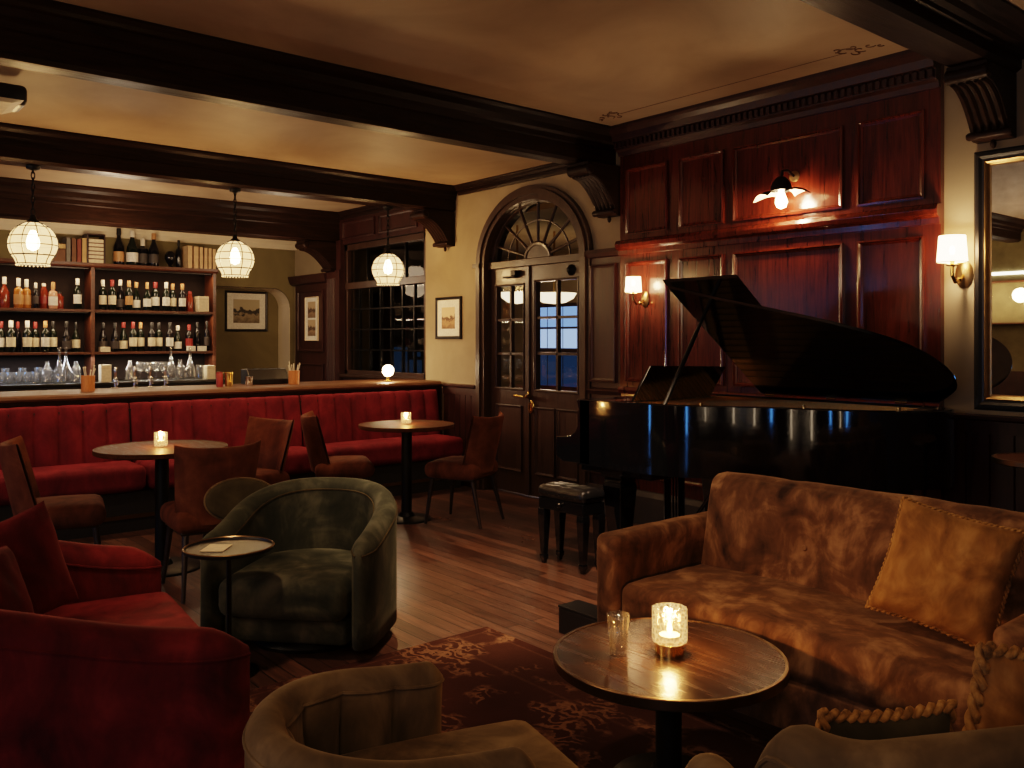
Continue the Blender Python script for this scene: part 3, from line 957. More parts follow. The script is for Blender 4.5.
hp = MB().box(wx0 - .05, wx1 + .0, W - .03, W - .001, 2.605, 2.905)
framed(hp, wx0 + .05, -8.7, 2.66, 2.87, W - .03); framed(hp, -8.6, wx1 - .1, 2.66, 2.87, W - .03)
hp.build('trim_16', 'mahogany_dark', smooth=False, **S)
# dark backdrop added behind that window, with a partition against lobby light
st = MB().box(-12.2, -7.76, W + .9, W + .95, 0, 3.0)
st.box(-7.80, -7.76, W + .16, W + .9, 0, 3.0)
yw = MB()
for (a_, b_, c_, d_) in ((-9.75, -9.45, 1.02, 1.36), (-9.38, -9.12, 1.0, 1.2), (-9.3, -9.15, 1.24, 1.3)):
    yw.box(a_, b_, W + .88, W + .899, c_, d_)
yw.build('blue_glint', 'blue_dim', smooth=False, **S)  # glowing patches added for a blue glint behind the panes
st.build('window_backdrop', 'plinth_dark', smooth=False, **S)
# dark panelled service door in the corner behind the bar (door_2)
d2 = MB().box(-10.68, -9.78, W - .05, W - .001, 0, 2.16)
framed(d2, -10.58, -9.88, 1.3, 2.08, W - .05); framed(d2, -10.58, -9.88, .25, 1.15, W - .05)
d2.prism([(W - .05, 2.16), (W - .09, 2.18), (W - .11, 2.24), (W - .12, 2.28), (W - .001, 2.28), (W - .001, 2.16)], 'x', -10.76, -9.78)
d2.build('door_2', 'mahogany_dark', smooth=False, **S)
# ------------------------------------------------------------------ bar: counter, back-bar shelves
t = thing('bar_counter', 'long dark bar counter with lit wooden top behind the red banquette', 'bar', (-7.7, 2.2, 0))
Y0, Y1 = -1.2, W - .05
m = MB().box(-.16, .24, Y0 - 2.2, Y1 - 2.2, 0, .93)
for i in range(8):
    pass
m.build('counter_body', 'mahogany_dark', t, smooth=False)
m = MB().prism([(-.42, .975), (.31, .975), (.335, .985), (.345, 1.0), (.335, 1.02), (.31, 1.03), (-.42, 1.03)], 'y', Y0 - 2.2, Y1 - 2.2)
m.build('counter_top', 'counter_wood', t, smooth=False)
m = MB().prism([(.24, .90), (.27, .90), (.29, .93), (.30, .975), (.24, .975)], 'y', Y0 - 2.2, Y1 - 2.2)
m.build('counter_moulding', 'mahogany_dark', t, smooth=False)
m = MB().prism([(-.42, .93), (-.16, .93), (-.16, .975), (-.42, .975)], 'y', Y0 - 2.2, Y1 - 2.2)
m.build('inner_ledge', 'black_paint', t, smooth=False)

t = thing('back_bar_cabinet', 'low black back-bar cabinet with pale worktop carrying the glassware', 'cabinet', (-10.5, 2.0, 0))
MB().box(-.25, .28, -2.6, 2.1, 0.02, .95).build('cabinet_body', 'plinth_dark', t, smooth=False)
MB().box(-.27, .31, -2.62, 2.12, .95, .985).build('worktop', 'steel_dark', t, smooth=False, bevel=.006)
d = MB()
for i in range(6):
    pass
for i in range(6):
    o = MB().box(.281, .30, -2.55 + i * .77, -2.55 + i * .77 + .74, .08, .9).build('door', 'mahogany_dark', t, smooth=False, bevel=.004)
    MB().cyl((.31, -2.55 + i * .77 + .66, .5), .012, .1, 8).build('handle', 'brass', o)

SX = -10.5          # shelf fronts
t = thing('bottle_shelves', 'tall open wooden shelves of bottles on the wall behind the bar', 'shelf', (-10.64, 2.3, 0))
SY0, SY1 = -.3, 4.08
sh = MB()
for y in (SY0, 1.20, 2.66, SY1 - .04):
    MB().box(-.14, .14, y - 2.3, y + .04 - 2.3, .99, 2.262).build('upright', 'shelf_wood', t, smooth=False, bevel=.003)
for z in (1.30, 1.775):
    for (a, b) in ((SY0 + .04, 1.20), (1.24, 2.66), (2.70, SY1 - .04)):
        MB().box(-.13, .135, a - 2.3, b - 2.3, z - .012, z + .015).build('shelf_board', 'shelf_wood', t, smooth=False, bevel=.003)
MB().prism([(-.14, 2.262), (.14, 2.262), (.155, 2.28), (.16, 2.31), (-.14, 2.31)], 'y', SY0 - 2.3 - .02, SY1 - 2.3 + .02).build('top_board', 'shelf_wood', t, smooth=False)
MB().box(-.158, -.142, SY0 - 2.3, SY1 - 2.3, .99, 2.26).build('back_panel', 'shelf_back', t, smooth=False)

def yat(px, X):
    k = (px - 512) / F
    rx_, ry_ = fy, -fx
    a, b = fx + rx_ * k, fy + ry_ * k
    return b * X / a

# bottle kinds: body, label, cap (each a mesh of its own)
def bottle(kind, glass, lab, cap, h=.31, r=.037):
    """returns a function that makes the bottle at a place"""
    key = (kind, glass, lab, cap, h, r)
    if key in BOT:
        return BOT[key]
    h *= 1.08; r *= 1.10
    t = bpy.data.objects.new('bottle', None); COL.objects.link(t)
    if kind == 'wine':
        P = [(0, 0), (r * .9, 0), (r, .008), (r, h * .60), (r * .93, h * .66), (r * .55, h * .725), (r * .38, h * .77), (r * .36, h * .93), (r * .42, h * .94), (r * .42, h * .985), (0, h * .985)]
        lz, lh, ch = h * .18, h * .30, h * .80
    elif kind == 'burgundy':
        P = [(0, 0), (r, 0), (r * 1.06, .01), (r * 1.06, h * .44), (r * .95, h * .54), (r * .62, h * .66), (r * .4, h * .77), (r * .36, h * .95), (0, h * .95)]
        lz, lh, ch = h * .10, h * .27, h * .82
    elif kind == 'spirit':
        P = [(0, 0), (r * 1.05, 0), (r * 1.12, .01), (r * 1.12, h * .56), (r * 1.0, h * .64), (r * .45, h * .70), (r * .4, h * .88), (0, h * .88)]
        lz, lh, ch = h * .12, h * .34, h * .74
    elif kind == 'flask':
        P = [(0, 0), (r * 1.2, 0), (r * 1.3, .015), (r * 1.25, h * .5), (r * .8, h * .62), (r * .42, h * .72), (r * .4, h * .9), (0, h * .9)]
        lz, lh, ch = h * .14, h * .28, h * .78
    else:           # short
        P = [(0, 0), (r, 0), (r * 1.05, .01), (r * 1.0, h * .72), (r * .6, h * .82), (r * .5, h * .9), (0, h * .9)]
        lz, lh, ch = h * .2, h * .3, h * .8
    MB().lathe(P, n=14).build('glass_body', glass, t)
    rl = max(p[0] for p in P) + .001
    if lab:
        m = MB(); n = 12
        vs = []
        for i in range(n + 1):
            a = R(-100 + 200 * i / n)
            vs += [(rl * math.cos(a), rl * math.sin(a), lz), (rl * math.cos(a), rl * math.sin(a), lz + lh)]
        m.add(vs, [(2 * i, 2 * i + 2, 2 * i + 3, 2 * i + 1) for i in range(n)])
        m.build('bottle_label', lab, t)
    if cap:
        rc = r * .42 + .003
        MB().lathe([(0, ch), (rc, ch), (rc, h), (rc * .9, h + .004), (0, h + .004)], n=12).build('cap', cap, t)
    BOT[key] = t
    USED[key] = False
    return t
BOT = {}; USED = {}
def put(root, key, loc, label, cat, group, rz=0.0):
    if not USED[key]:
        USED[key] = True
        root.location = loc; root.rotation_euler = (0, 0, rz)
        tag(root, label, cat, group)
        return root
    return dup(root, loc, rz, label, group)
def put_bottle(args, loc, label, group):
    root = bottle(*args)
    key = (args + (.31, .037))[:6] if len(args) == 4 else ((args + (.037,))[:6] if len(args) == 5 else args)
    return put(root, key, loc, label, 'bottle', group, random.uniform(-.25, .25))

BXX = -10.585
DESC = {'bottle_dark': 'dark green glass', 'bottle_black': 'black glass', 'bottle_amber': 'amber orange', 'bottle_red': 'red brown', 'bottle_pink': 'pale pink', 'bottle_clear': 'clear glass'}
LDESC = {'label_cream': 'cream label', 'label_white': 'white label', 'label_dark': 'dark label', None: 'no label', 'foil_tan': 'tan label', 'foil_red': 'red label'}
def row(items, z, where, group, X=BXX):
    z += .0012
    for i, (px, args) in enumerate(items):
        put_bottle(args, (X + (.026 if i % 2 else -.026), yat(px, X), z),
                   '%s bottle, %s, %s from left %s' % (DESC[args[1]], LDESC[args[2]], ORD[i], where), group)
D, BK = 'bottle_dark', 'bottle_black'
row([(4.8, ('flask', 'bottle_red', None, 'foil_white', .30)), (18, ('spirit', 'bottle_amber', 'foil_tan', 'foil_white', .29)), (27, ('spirit', 'bottle_amber', 'foil_tan', 'foil_white', .285)),
     (35.2, ('wine', BK, 'label_dark', 'foil_white', .25, .026)), (44.5, ('short', 'bottle_red', 'foil_red', 'foil_white', .25)), (52.5, ('spirit', 'bottle_pink', 'label_white', 'foil_tan', .265)),
     (60, ('short', 'bottle_red', None, 'foil_black', .17)), (77, ('wine', D, 'label_white', 'foil_white', .31))], 1.792, 'on middle shelf left of divider', 'bottles on the middle shelf, left bay')
row([(103.5, ('wine', D, 'label_cream', 'foil_white')), (111.5, ('wine', D, 'label_cream', 'foil_red')), (121, ('burgundy', BK, 'label_dark', 'foil_white', .32)), (128.3, ('wine', D, 'foil_tan', 'foil_tan')),
     (137, ('burgundy', D, 'label_white', 'foil_tan', .30)), (146.5, ('flask', D, 'label_white', 'foil_tan', .30, .03)), (156, ('wine', D, 'label_white', 'foil_red', .31, .042)), (165.5, ('wine', D, 'label_white', 'foil_white')),
     (173.5, ('wine', D, 'label_cream', 'foil_tan', .30)), (181.5, ('wine', BK, 'label_white', 'foil_tan', .30)), (190.5, ('short', 'bottle_red', None, 'foil_red', .22))], 1.792, 'on middle shelf right of divider', 'bottles on the middle shelf, right bay')
row([(1.5, ('wine', D, 'label_white', 'foil_red', .30)), (10.5, ('wine', D, 'label_cream', 'foil_white', .31, .04)), (18.2, ('wine', BK, None, 'foil_red', .30, .028)), (26.8, ('wine', D, 'label_cream', 'foil_white', .31, .04)),
     (35.7, ('wine', D, 'label_cream', 'foil_red', .30)), (44.7, ('wine', D, 'label_white', 'foil_tan', .31)), (53.5, ('wine', D, 'label_cream', 'foil_black', .31)), (66, ('burgundy', BK, 'label_dark', 'foil_black', .31)), (76.5, ('flask', D, 'label_cream', 'foil_black', .30, .03))],
    1.3165, 'on lower shelf left of divider', 'bottles on the lower shelf, left bay')
row([(103.7, ('burgundy', BK, 'label_dark', 'foil_black', .30)), (114.3, ('burgundy', BK, 'label_dark', 'foil_black', .30)), (124.2, ('burgundy', D, 'label_cream', 'foil_red', .31)), (132.5, ('wine', D, 'label_cream', 'foil_red')), (141.2, ('wine', D, 'label_cream', 'foil_tan', .31)),
     (151, ('wine', BK, 'label_cream', 'foil_black')), (159.5, ('wine', D, 'label_cream', 'foil_black')), (169, ('wine', BK, 'label_white', 'foil_black')), (178.5, ('burgundy', D, 'label_white', 'foil_white', .28)), (188.3, ('wine', BK, 'foil_red', 'foil_red', .29)), (198, ('wine', BK, None, 'foil_black', .32)), (206, ('wine', BK, 'label_dark', 'foil_black', .33, .03))],
    1.3165, 'on lower shelf right of divider', 'bottles on the lower shelf, right bay')
row([(119.5, ('burgundy', BK, 'foil_tan', 'foil_black', .39, .05)), (131.5, ('burgundy', D, 'label_white', 'foil_white', .37, .055)), (143.5, ('spirit', BK, 'label_dark', 'foil_white', .30, .05)), (153, ('burgundy', BK, 'label_dark', 'foil_tan', .36, .05)),
     (179.5, ('wine', BK, None, 'foil_black', .31, .03))], 2.31, 'on top of shelves', 'bottles on top of the shelves', -10.62)

# books on top of the shelves
def book(px, w, h, d, mat, label, group, lean=0.0, z=2.31, X=-10.62):
    t = thing('book', label, 'book', (X, yat(px, X), z), 0, group)
    MB().box(-d / 2 + .006, d / 2 - .006, -w / 2 + .003, w / 2 - .003, .003, h - .003).build('pages', 'paper', t, smooth=False)
    m = MB().box(-d / 2, d / 2, -w / 2, -w / 2 + .003, 0, h); m.box(-d / 2, d / 2, w / 2 - .003, w / 2, 0, h); m.box(d / 2 - .004, d / 2, -w / 2, w / 2, 0, h)
    m.build('cover', mat, t, smooth=False)
    return t
for i, (px, w_, h_, mt, cn) in enumerate([(66.5, .045, .27, 'book_gray', 'grey'), (72, .05, .265, 'book_brown', 'dark brown'), (77.2, .045, .26, 'book_red', 'reddish brown'), (82.2, .05, .275, 'book_tan', 'tan')]):
    book(px, w_, h_, .18, mt, '%s book upright on the shelf top, %s beside the first pendant lamp' % (cn, ORD[i]), 'upright books left of the book stack')
for i, px in enumerate((187.2, 193.4, 198.5, 203.0, 207.2, 211.3)):
    book(px, .058 if i < 2 else .042, .27 - .004 * i, .19, 'book_cream', 'cream spined book standing on the shelf top, %s from the left in the right-hand row' % ORD[i], 'cream books at the right end of the shelf top')
yb = yat(94, -10.62)
bc = thing('book_case', 'dark open wooden box holding a stack of flat books on the shelf top', 'box', (-10.62, yb, 2.31))
for q_ in (-.095, .083):
    MB().box(-.11, .10, q_, q_ + .012, 0, .33).build('side_panel', 'mahogany_dark', bc, smooth=False)
MB().box(-.11, .10, -.083, .083, .318, .33).build('top_panel', 'mahogany_dark', bc, smooth=False)
z = 2.312
for i in range(6):
    h_ = (.05, .045, .042, .046, .044, .048)[i]
    t = thing('book', 'flat pale book in the boxed stack on the shelf top, %s from the bottom' % ORD[i], 'book', (-10.62, yb, z), 0, 'flat books in the box')
    MB().box(-.09, .096, -.076, .076, .004, h_ - .008).build('pages', 'paper', t, smooth=False)
    mm = MB().box(-.09, .09, -.079, .079, 0, .004); mm.box(-.09, .09, -.079, .079, h_ - .008, h_ - .003)
    mm.build('cover', ('book_red', 'book_brown')[i % 2], t, smooth=False)
    z += h_
# two books lying, and a dark round vase
yb2 = yat(58.0, -10.60)
for i in range(2):
    t = thing('book', ('thick brown book lying flat under another beside the first pendant lamp', 'tan book lying flat on a brown one beside the first pendant lamp')[i], 'book', (-10.62, yb2, 2.31 + i * .14), 0, 'lying books near the first pendant lamp')
    h_ = (.139, .06)[i]
    MB().box(-.085, .085, -.055, .055, .005, h_ - .005).build('pages', 'paper', t, smooth=False)
    m = MB().box(-.09, .09, -.06, .06, 0, .005); m.box(-.09, .09, -.06, .06, h_ - .005, h_); m.box(.086, .09, -.06, .06, 0, h_)
    m.build('cover', ('book_brown', 'book_tan')[i], t, smooth=False)
t = thing('round_vase', 'small black round vase on the shelf top between bottles and books', 'vase', (-10.62, yat(170, -10.62), 2.31))
MB().lathe([(0, 0), (.03, 0), (.035, .01), (.02, .03), (.04, .06), (.062, .11), (.06, .15), (.04, .185), (.03, .195), (.026, .19), (0, .17)], n=18).build('vase_body', 'bottle_black', t)

def carton(px, z, w_, h_, d_, mat, label, X=BXX):
    t = thing('carton', label, 'box', (X, yat(px, X), z))
    MB().box(-d_ / 2, d_ / 2, -w_ / 2, w_ / 2, 0, h_).build('box_body', mat, t, smooth=False, bevel=.003)
    MB().box(-d_ / 2 - .001, d_ / 2 + .001, -w_ / 2 - .001, w_ / 2 + .001, h_ * .8, h_ * .82).build('lid_seam', 'book_tan', t, smooth=False)
    return t
carton(201.5, 1.792, .125, .185, .16, 'paper', 'cream cardboard box at the right end of the middle shelf')
carton(104.5, 1.3165, .10, .055, .10, 'label_cream', 'small cream box lying on the lower shelf right of the divider', -10.52)
carton(191, 1.3165, .09, .06, .06, 'label_white', 'small white box before the bottles at the right of the lower shelf', -10.50)
carton(202, 1.3165, .09, .06, .06, 'label_white', 'small white box at the far right end of the lower shelf', -10.50)
carton(105, .985, .105, .19, .11, 'paper', 'tall pale carton on the back-bar worktop right of the divider', -10.36)
carton(209.5, .985, .10, .16, .12, 'paper', 'pale carton at the right end of the back-bar worktop', -10.36)

# glassware on the back-bar worktop
GL = {}
def glass_proto(kind):
    if kind in GL: return GL[kind]
    t = bpy.data.objects.new({'tumbler': 'tumbler', 'highball': 'highball_glass', 'carafe': 'carafe', 'goblet': 'wine_glass', 'decanter': 'decanter'}[kind], None); COL.objects.link(t)
    if kind == 'tumbler':
        MB().lathe([(0, 0), (.036, 0), (.041, .13), (.038, .13), (.033, .012), (0, .012)], n=14).build('glass_bowl', 'thin_glass', t)
    if kind == 'highball':
        MB().lathe([(0, 0), (.036, 0), (.04, .17), (.037, .17), (.033, .012), (0, .012)], n=14).build('glass_bowl', 'thin_glass', t)
    if kind == 'carafe':
        MB().lathe([(0, 0), (.06, 0), (.065, .02), (.062, .13), (.03, .2), (.016, .26), (.015, .33), (.02, .34), (.012, .34), (.012, .26), (.026, .2), (.058, .13), (.06, .02), (0, .012)], n=16).build('glass_body', 'thin_glass', t)
        MB().lathe([(0, .34), (.016, .345), (.02, .365), (.012, .385), (0, .388)], n=12).build('stopper', 'thin_glass', t)
    if kind == 'goblet':
        MB().lathe([(.022, .10), (.042, .13), (.048, .165), (.042, .215), (.040, .215), (.045, .165), (.039, .133), (0, .105)], n=14).build('glass_bowl', 'thin_glass', t)
        MB().lathe([(0, 0), (.036, 0), (.03, .006), (.006, .012), (.005, .09), (.02, .102), (0, .104)], n=14).build('stem', 'thin_glass', t)
    if kind == 'decanter':
        MB().lathe([(0, 0), (.05, 0), (.055, .015), (.052, .15), (.02, .19), (.016, .22), (.024, .23), (.018, .23), (.012, .215), (.016, .19), (.048, .15), (.05, .015), (0, .01)], n=12).build('glass_body', 'thin_glass', t)
    GL[kind] = t; USED[kind] = False
    return t
gx = -10.3
def glass(kind, px, label, group, X=gx):
    return put(glass_proto(kind), kind, (X, yat(px, X), .985), label, 'glass' if kind in ('tumbler', 'highball', 'goblet') else 'carafe', group)
for i, px in enumerate((1, 9.5, 18, 26.5, 35)):
    glass('tumbler', px, 'clear tumbler on the back-bar worktop, %s from the left in the front row' % ORD[i], 'tumblers on the back bar')
for i, px in enumerate((5.2, 22.2, 38.5)):
    glass('highball', px, 'tall clear glass on the back-bar worktop, %s from the left in the rear row' % ORD[i], 'tall glasses on the back bar', -10.43)
glass('carafe', 59.5, 'clear stoppered carafe left of the wooden straw cup, first of the two', 'carafes on the back bar', -10.27)
glass('carafe', 66, 'clear stoppered carafe nearest the wooden straw cup', 'carafes on the back bar', -10.42)
for i, px in enumerate((47, 76)):
    glass('decanter', px, ('squat clear decanter left of the carafes', 'squat clear decanter right of the carafes')[i], 'decanters on the back bar', -10.29)
for i, px in enumerate((140, 148, 156, 164)):
    glass('goblet', px, 'stemmed wine glass right of the divider, %s from the left' % ORD[i], 'stemmed glasses on the back bar', -10.27 if i % 2 else -10.37)
for i, px in enumerate((171, 190)):
    glass('carafe', px, ('stoppered carafe at the left of the right-hand decanters', 'stoppered carafe at the right of the right-hand decanters')[i], 'carafes on the back bar', -10.40)
glass('decanter', 180.5, 'clear decanter between two stoppered carafes at the right', 'decanters on the back bar', -10.26)
glass('highball', 199.5, 'tall clear glass beside the pale carton at the worktop right end', 'tall glasses on the back bar')
glass('decanter', 130, 'clear decanter left of the stemmed wine glasses', 'decanters on the back bar', -10.40)

# beer taps standing on the counter's inner edge
def tap(px, label, first=[None]):
    X = -8.0
    loc = (X, yat(px, X), 1.03)
    if first[0]:
        return dup(first[0], loc, 0, label)
    t = thing('beer_tap', label, 'tap', loc, 0, 'chrome beer taps')
    MB().lathe([(0, 0), (.03, 0), (.03, .008), (.012, .014), (.011, .05), (.018, .056), (.018, .09), (.01, .1), (0, .1)], n=14).build('column', 'chrome', t)
    MB().tube([(0, 0, .07), (.04, 0, .075), (.065, 0, .06), (.07, 0, .035)], .008, 8).build('spout', 'chrome', t)
    MB().lathe([(0, .1), (.007, .1), (.012, .13), (.016, .17), (.01, .185), (0, .186)], n=12).build('tap_handle', 'chrome', t)
    first[0] = t
    return t
for i, px in enumerate((115.5, 134.5, 150, 165)):
    tap(px, 'chrome beer tap on the bar, %s from the left' % ORD[i])

def straw_cup(px, label):
    X = -7.72
    t = thing('wooden_cup', label, 'cup', (X, yat(px, X), 1.03))
    MB().lathe([(0, 0), (.05, 0), (.053, .13), (.046, .13), (.044, .02), (0, .02)], n=18).build('cup_body', 'cup_wood', t)
    m = MB()
    rnd = random.Random(px)
    for i in range(7):
        a = rnd.uniform(0, 2 * PI); r_ = .024
        top = (math.cos(a) * r_ * 2.2, math.sin(a) * r_ * 2.2, .16 + rnd.uniform(0, .05))
        m.tube([(math.cos(a) * r_ * .5, math.sin(a) * r_ * .5, .025), top], .004, 6)
        m.lathe([(0, -.006), (.008, 0), (0, .008)], top, 8)
    m.build('stirrers', 'ivory', t)
straw_cup(88, 'wooden cup full of stirrers on the bar in front of the shelf divider')
straw_cup(294, 'wooden cup full of stirrers on the bar before the alcove')
X = -7.72
t = thing('red_tin', 'red cylindrical tin on the bar beside the brass shaker', 'tin', (X, yat(219.5, X), 1.03))
MB().lathe([(0, 0), (.03, 0), (.03, .115), (.026, .12), (0, .12)], n=16).build('tin_body', 'foil_red', t)
MB().lathe([(0, .12), (.027, .12), (.027, .132), (0, .134)], n=16).build('lid', 'foil_red', t)
t = thing('cocktail_shaker', 'pale brass shaker cup on the bar between red tin and steel cup', 'shaker', (X, yat(225.5, X) + .03, 1.03))
MB().lathe([(0, 0), (.034, 0), (.04, .13), (.037, .13), (.032, .01), (0, .01)], n=18).build('shaker_cup', 'brass', t)
MB().lathe([(.041, .12), (.043, .124), (.041, .128)], n=18).build('rim_band', 'brass', t)
t = thing('steel_cup', 'small steel jigger cup on the bar left of the black till', 'cup', (X, yat(249, X), 1.03))
MB().lathe([(0, 0), (.033, 0), (.036, .085), (.033, .085), (.03, .01), (0, .01)], n=18).build('cup_body', 'chrome', t)
X = -7.9
t = thing('cash_till', 'low black till on the bar before the alcove', 'till', (X - .03, yat(267, X), 1.03))
MB().prism([(-.12, 0), (.09, 0), (.09, .05), (.02, .145), (-.12, .145)], 'y', -.2, .2).build('till_body', 'black_paint', t, smooth=False, bevel=.008)
MB().box(.091, .097, -.17, .17, .01, .045).build('drawer', 'steel_dark', t, smooth=False)
MB().box(-.1, 0, -.15, .15, .146, .15).build('screen_strip', 'bottle_black', t, smooth=False)
t = thing('globe_lamp', 'small lit globe lamp on the far end of the bar', 'lamp', (-7.56, yat(388, -7.56), 1.03))
MB().lathe([(0, 0), (.045, 0), (.045, .012), (.02, .02), (.014, .045), (.03, .055), (0, .055)], n=16).build('base', 'brass', t)
MB().lathe([(0.0, .055), (.03, .058)] + [(.058 * math.sin(R(a)), .112 - .058 * math.cos(R(a))) for a in range(35, 181, 12)], n=20).build('globe', 'globe_glow', t)
lamp('POINT', 'globe_light', (-7.56, yat(388, -7.56), 1.14), 5, WARM, .05)

# ------------------------------------------------------------------ red channelled banquette against the bar
t = thing('banquette', 'long red velvet banquette with channelled back along the bar front', 'banquette', (-7.13, 2.1, 0))
by0, by1 = -1.2, W - .12
MB().box(-.18, .20, by0 - 2.1, by1 - 2.1, 0, .30).build('plinth', 'plinth_dark', t, smooth=False)
MB().box(.201, .212, by0 - 2.1, by1 - 2.1, .10, .13).build('kick_strip', 'bronze', t, smooth=False)
segs = [(by0, .60), (.61, 2.14), (2.15, 3.62), (3.63, by1)]
for (a, b) in segs:
    MB().rbox((.055, (a + b) / 2 - 2.1, .405), (.44, b - a - .006, .19), .05, 14, (0.0, 0, .012)).build('seat_cushion', 'velvet_banquette', t)
    nch = max(2, round((b - a) / .168))
    def fn(u, v, a=a, b=b, nch=nch):
        y = a + (b - a) * u
        ph = abs(math.sin(PI * nch * u))
        bul = .03 * ph ** .42
        e = min(1, min(u, 1 - u) * (b - a) / .02)
        # profile up the back
        s_ = v
        prof = [(-.19, .46), (-.115, .46), (-.13, .60), (-.15, .75), (-.17, .87), (-.182, .92), (-.195, .945), (-.215, .94), (-.22, .90)]
        q = s_ * (len(prof) - 1); i = min(int(q), len(prof) - 2); f_ = q - i
        x = prof[i][0] * (1 - f_) + prof[i + 1][0] * f_; z = prof[i][1] * (1 - f_) + prof[i + 1][1] * f_
        k = 1 if .1 < s_ < .72 else .35
        return (x - .03 + bul * k * (.5 + .5 * e), y - 2.1, z + (.006 * ph ** .5 if s_ > .5 else 0))
    MB().grid(fn, nch * 12 + 1, 24).build('back_cushion', 'velvet_banquette', t, ang=180)
MB().box(-.218, -.20, by0 - 2.1, by1 - 2.1, .3, .9).build('back_board', 'plinth_dark', t, smooth=False)

# ------------------------------------------------------------------ cafe tables
def round_table(label, loc, r, h, topmat, edgemat, base_r, post, first=None, name='round_table', th=.03, hollow=False):
    t = thing(name, label, 'table', loc)
    MB().lathe([(0, h - .008), (r - .012, h - .008), (r - .012, h), (0, h)], n=56).build('table_top', topmat, t, ang=30)
    MB().lathe([(0, h - th), (r - .01, h - th), (r, h - th + .006), (r, h - .001), (r - .002, h + .002), (r - .012, h + .002), (r - .012, h - .008), (0, h - .009)], n=56).build('edge_band', edgemat, t, ang=30)
    MB().lathe([(0, 0.02), (post, .02), (post, h - th - .02), (post * 2.4, h - th), (0, h - th)], n=24).build('pedestal', 'black_iron', t)
    MB().lathe([(0, 0), (base_r, 0), (base_r, .008), (base_r * .96, .016), (post * 1.6, .03), (post * 1.2, .06), (0, .06)], n=40).build('base', 'black_iron', t)
    return t
BT1 = (-5.69, 1.86); BT2 = (-5.98, 3.89)
round_table('round wooden cafe table with candle, left one before the banquette', (BT1[0], BT1[1], 0), .40, .77, 'table_wood', 'table_wood', .24, .042, name='cafe_table')
round_table('round wooden cafe table with candle, right one nearer the arched door', (BT2[0], BT2[1], 0), .385, .77, 'table_wood', 'table_wood', .2, .042, name='cafe_table')

def candle(label, loc, r, h, base=False, p=3.0):
    t = thing('candle_holder', label, 'candle', loc)
    z0 = 0
    if base:
        z0 = .038
        MB().lathe([(0, 0), (r * .86, 0), (r * .86, z0), (r * .8, z0 + .002), (0, z0 + .002)], n=32).build('base', 'brass', t)
    n = 32; vs = []
    m = MB()
    P = [(0, z0 + .003), (r * .95, z0 + .003), (r, z0 + .01), (r, h), (r - .003, h + .001), (r - .006, h), (r - .006, z0 + .012), (0, z0 + .01)]
    m.lathe(P, n=48)
    m.v = [(x * (1 + .035 * (math.cos(12 * math.atan2(y, x)) if abs(math.hypot(x, y) - r) < .004 else 0)), y * (1 + .035 * (math.cos(12 * math.atan2(y, x)) if abs(math.hypot(x, y) - r) < .004 else 0)), z) for x, y, z in m.v]
    m.build('glass_cup', 'candle_glass', t)
    MB().lathe([(0, z0 + .013), (r * .6, z0 + .013), (r * .6, h * .42), (0, h * .40)], n=20).build('wax_candle', 'wax', t)
    MB().lathe([(0, 0), (.006, .004), (.0085, .014), (.006, .028), (.002, .042), (0, .05)], (0, 0, h * .44), 12).build('flame', 'flame_glow', t)
    lamp('POINT', 'candle_light', (loc[0], loc[1], loc[2] + h * .44 + .03), p, (1, .56, .22), .018)
    return t
candle('lit tea-light in ribbed glass on the left cafe table', (BT1[0] - .02, BT1[1] + .0, .772), .04, .09, p=5)
candle('lit tea-light in ribbed glass on the right cafe table', (BT2[0] - .01, BT2[1], .772), .04, .09, p=5)

# ------------------------------------------------------------------ upholstered cafe chairs (local front is +Y)
def make_chair(label):
    t = thing('cafe_chair', label, 'chair', (0, 0, 0), 0, 'rust velvet cafe chairs')
    MB().rbox((0, .02, .425), (.46, .46, .12), .05, 6, (0, 0, .02)).build('seat', 'velvet_rust', t)
    # wrap-round back: a curved tapering shell leaning backwards
    def shell(u, v):
        # v along the closed section (outer up, over, inner down), u across
        s_ = 2 * u - 1
        zz = [0, .08, .2, .32, .41, .435, .44, .43, .40, .32, .2, .08, 0]
        th = [1, 1, 1, 1, .9, .6, 0, -.6, -.9, -1, -1, -1, -1]
        q = v * (len(zz) - 1); i = min(int(q), len(zz) - 2); f_ = q - i
        z = zz[i] * (1 - f_) + zz[i + 1] * f_; k = th[i] * (1 - f_) + th[i + 1] * f_
        hw = .215 + .035 * z / .44
        thick = .030 * (1 - .72 * abs(s_) ** 7)
        z2 = z * (1 - .07 * (1 - abs(s_) ** 2) * 0 ) + .02 * abs(s_) ** 3 * (z / .44)
        y = -.20 - .21 * z + .115 * abs(s_) ** 2.2 * (1 - .25 * z / .44)
        return (hw * s_ * (1 - .03 * abs(s_) ** 3), y - k * thick, .41 + z2)
    MB().grid(shell, 27, 37).build('backrest', 'velvet_rust', t, ang=180)
    for sx in (-1, 1):
        m = MB(); m.tube([(sx * .17, .19, .37), (sx * .205, .235, 0)], [.02, .011], 10); m.build('leg', 'chair_leg_wood', t)
        m = MB(); m.tube([(sx * .17, -.16, .37), (sx * .205, -.25, 0)], [.02, .011], 10); m.build('leg', 'chair_leg_wood', t)
    m = MB().rbox((0, .015, .365), (.40, .40, .025), .01, 2); m.build('seat_frame', 'chair_leg_wood', t)
    return t
ch = make_chair('rust velvet chair at the far left, left of the left cafe table')
def place_chair(x, y, f, label, first=[True]):
    rz = face_rot(*f)
    if first[0]:
        first[0] = False
        ch.location = (x, y, 0); ch.rotation_euler = (0, 0, rz); ch['label'] = label
        return ch
    return dup(ch, (x, y, 0), rz, label)
place_chair(-5.72, 1.27, (.22, .97), 'rust velvet chair at the far left, turned to the left cafe table')
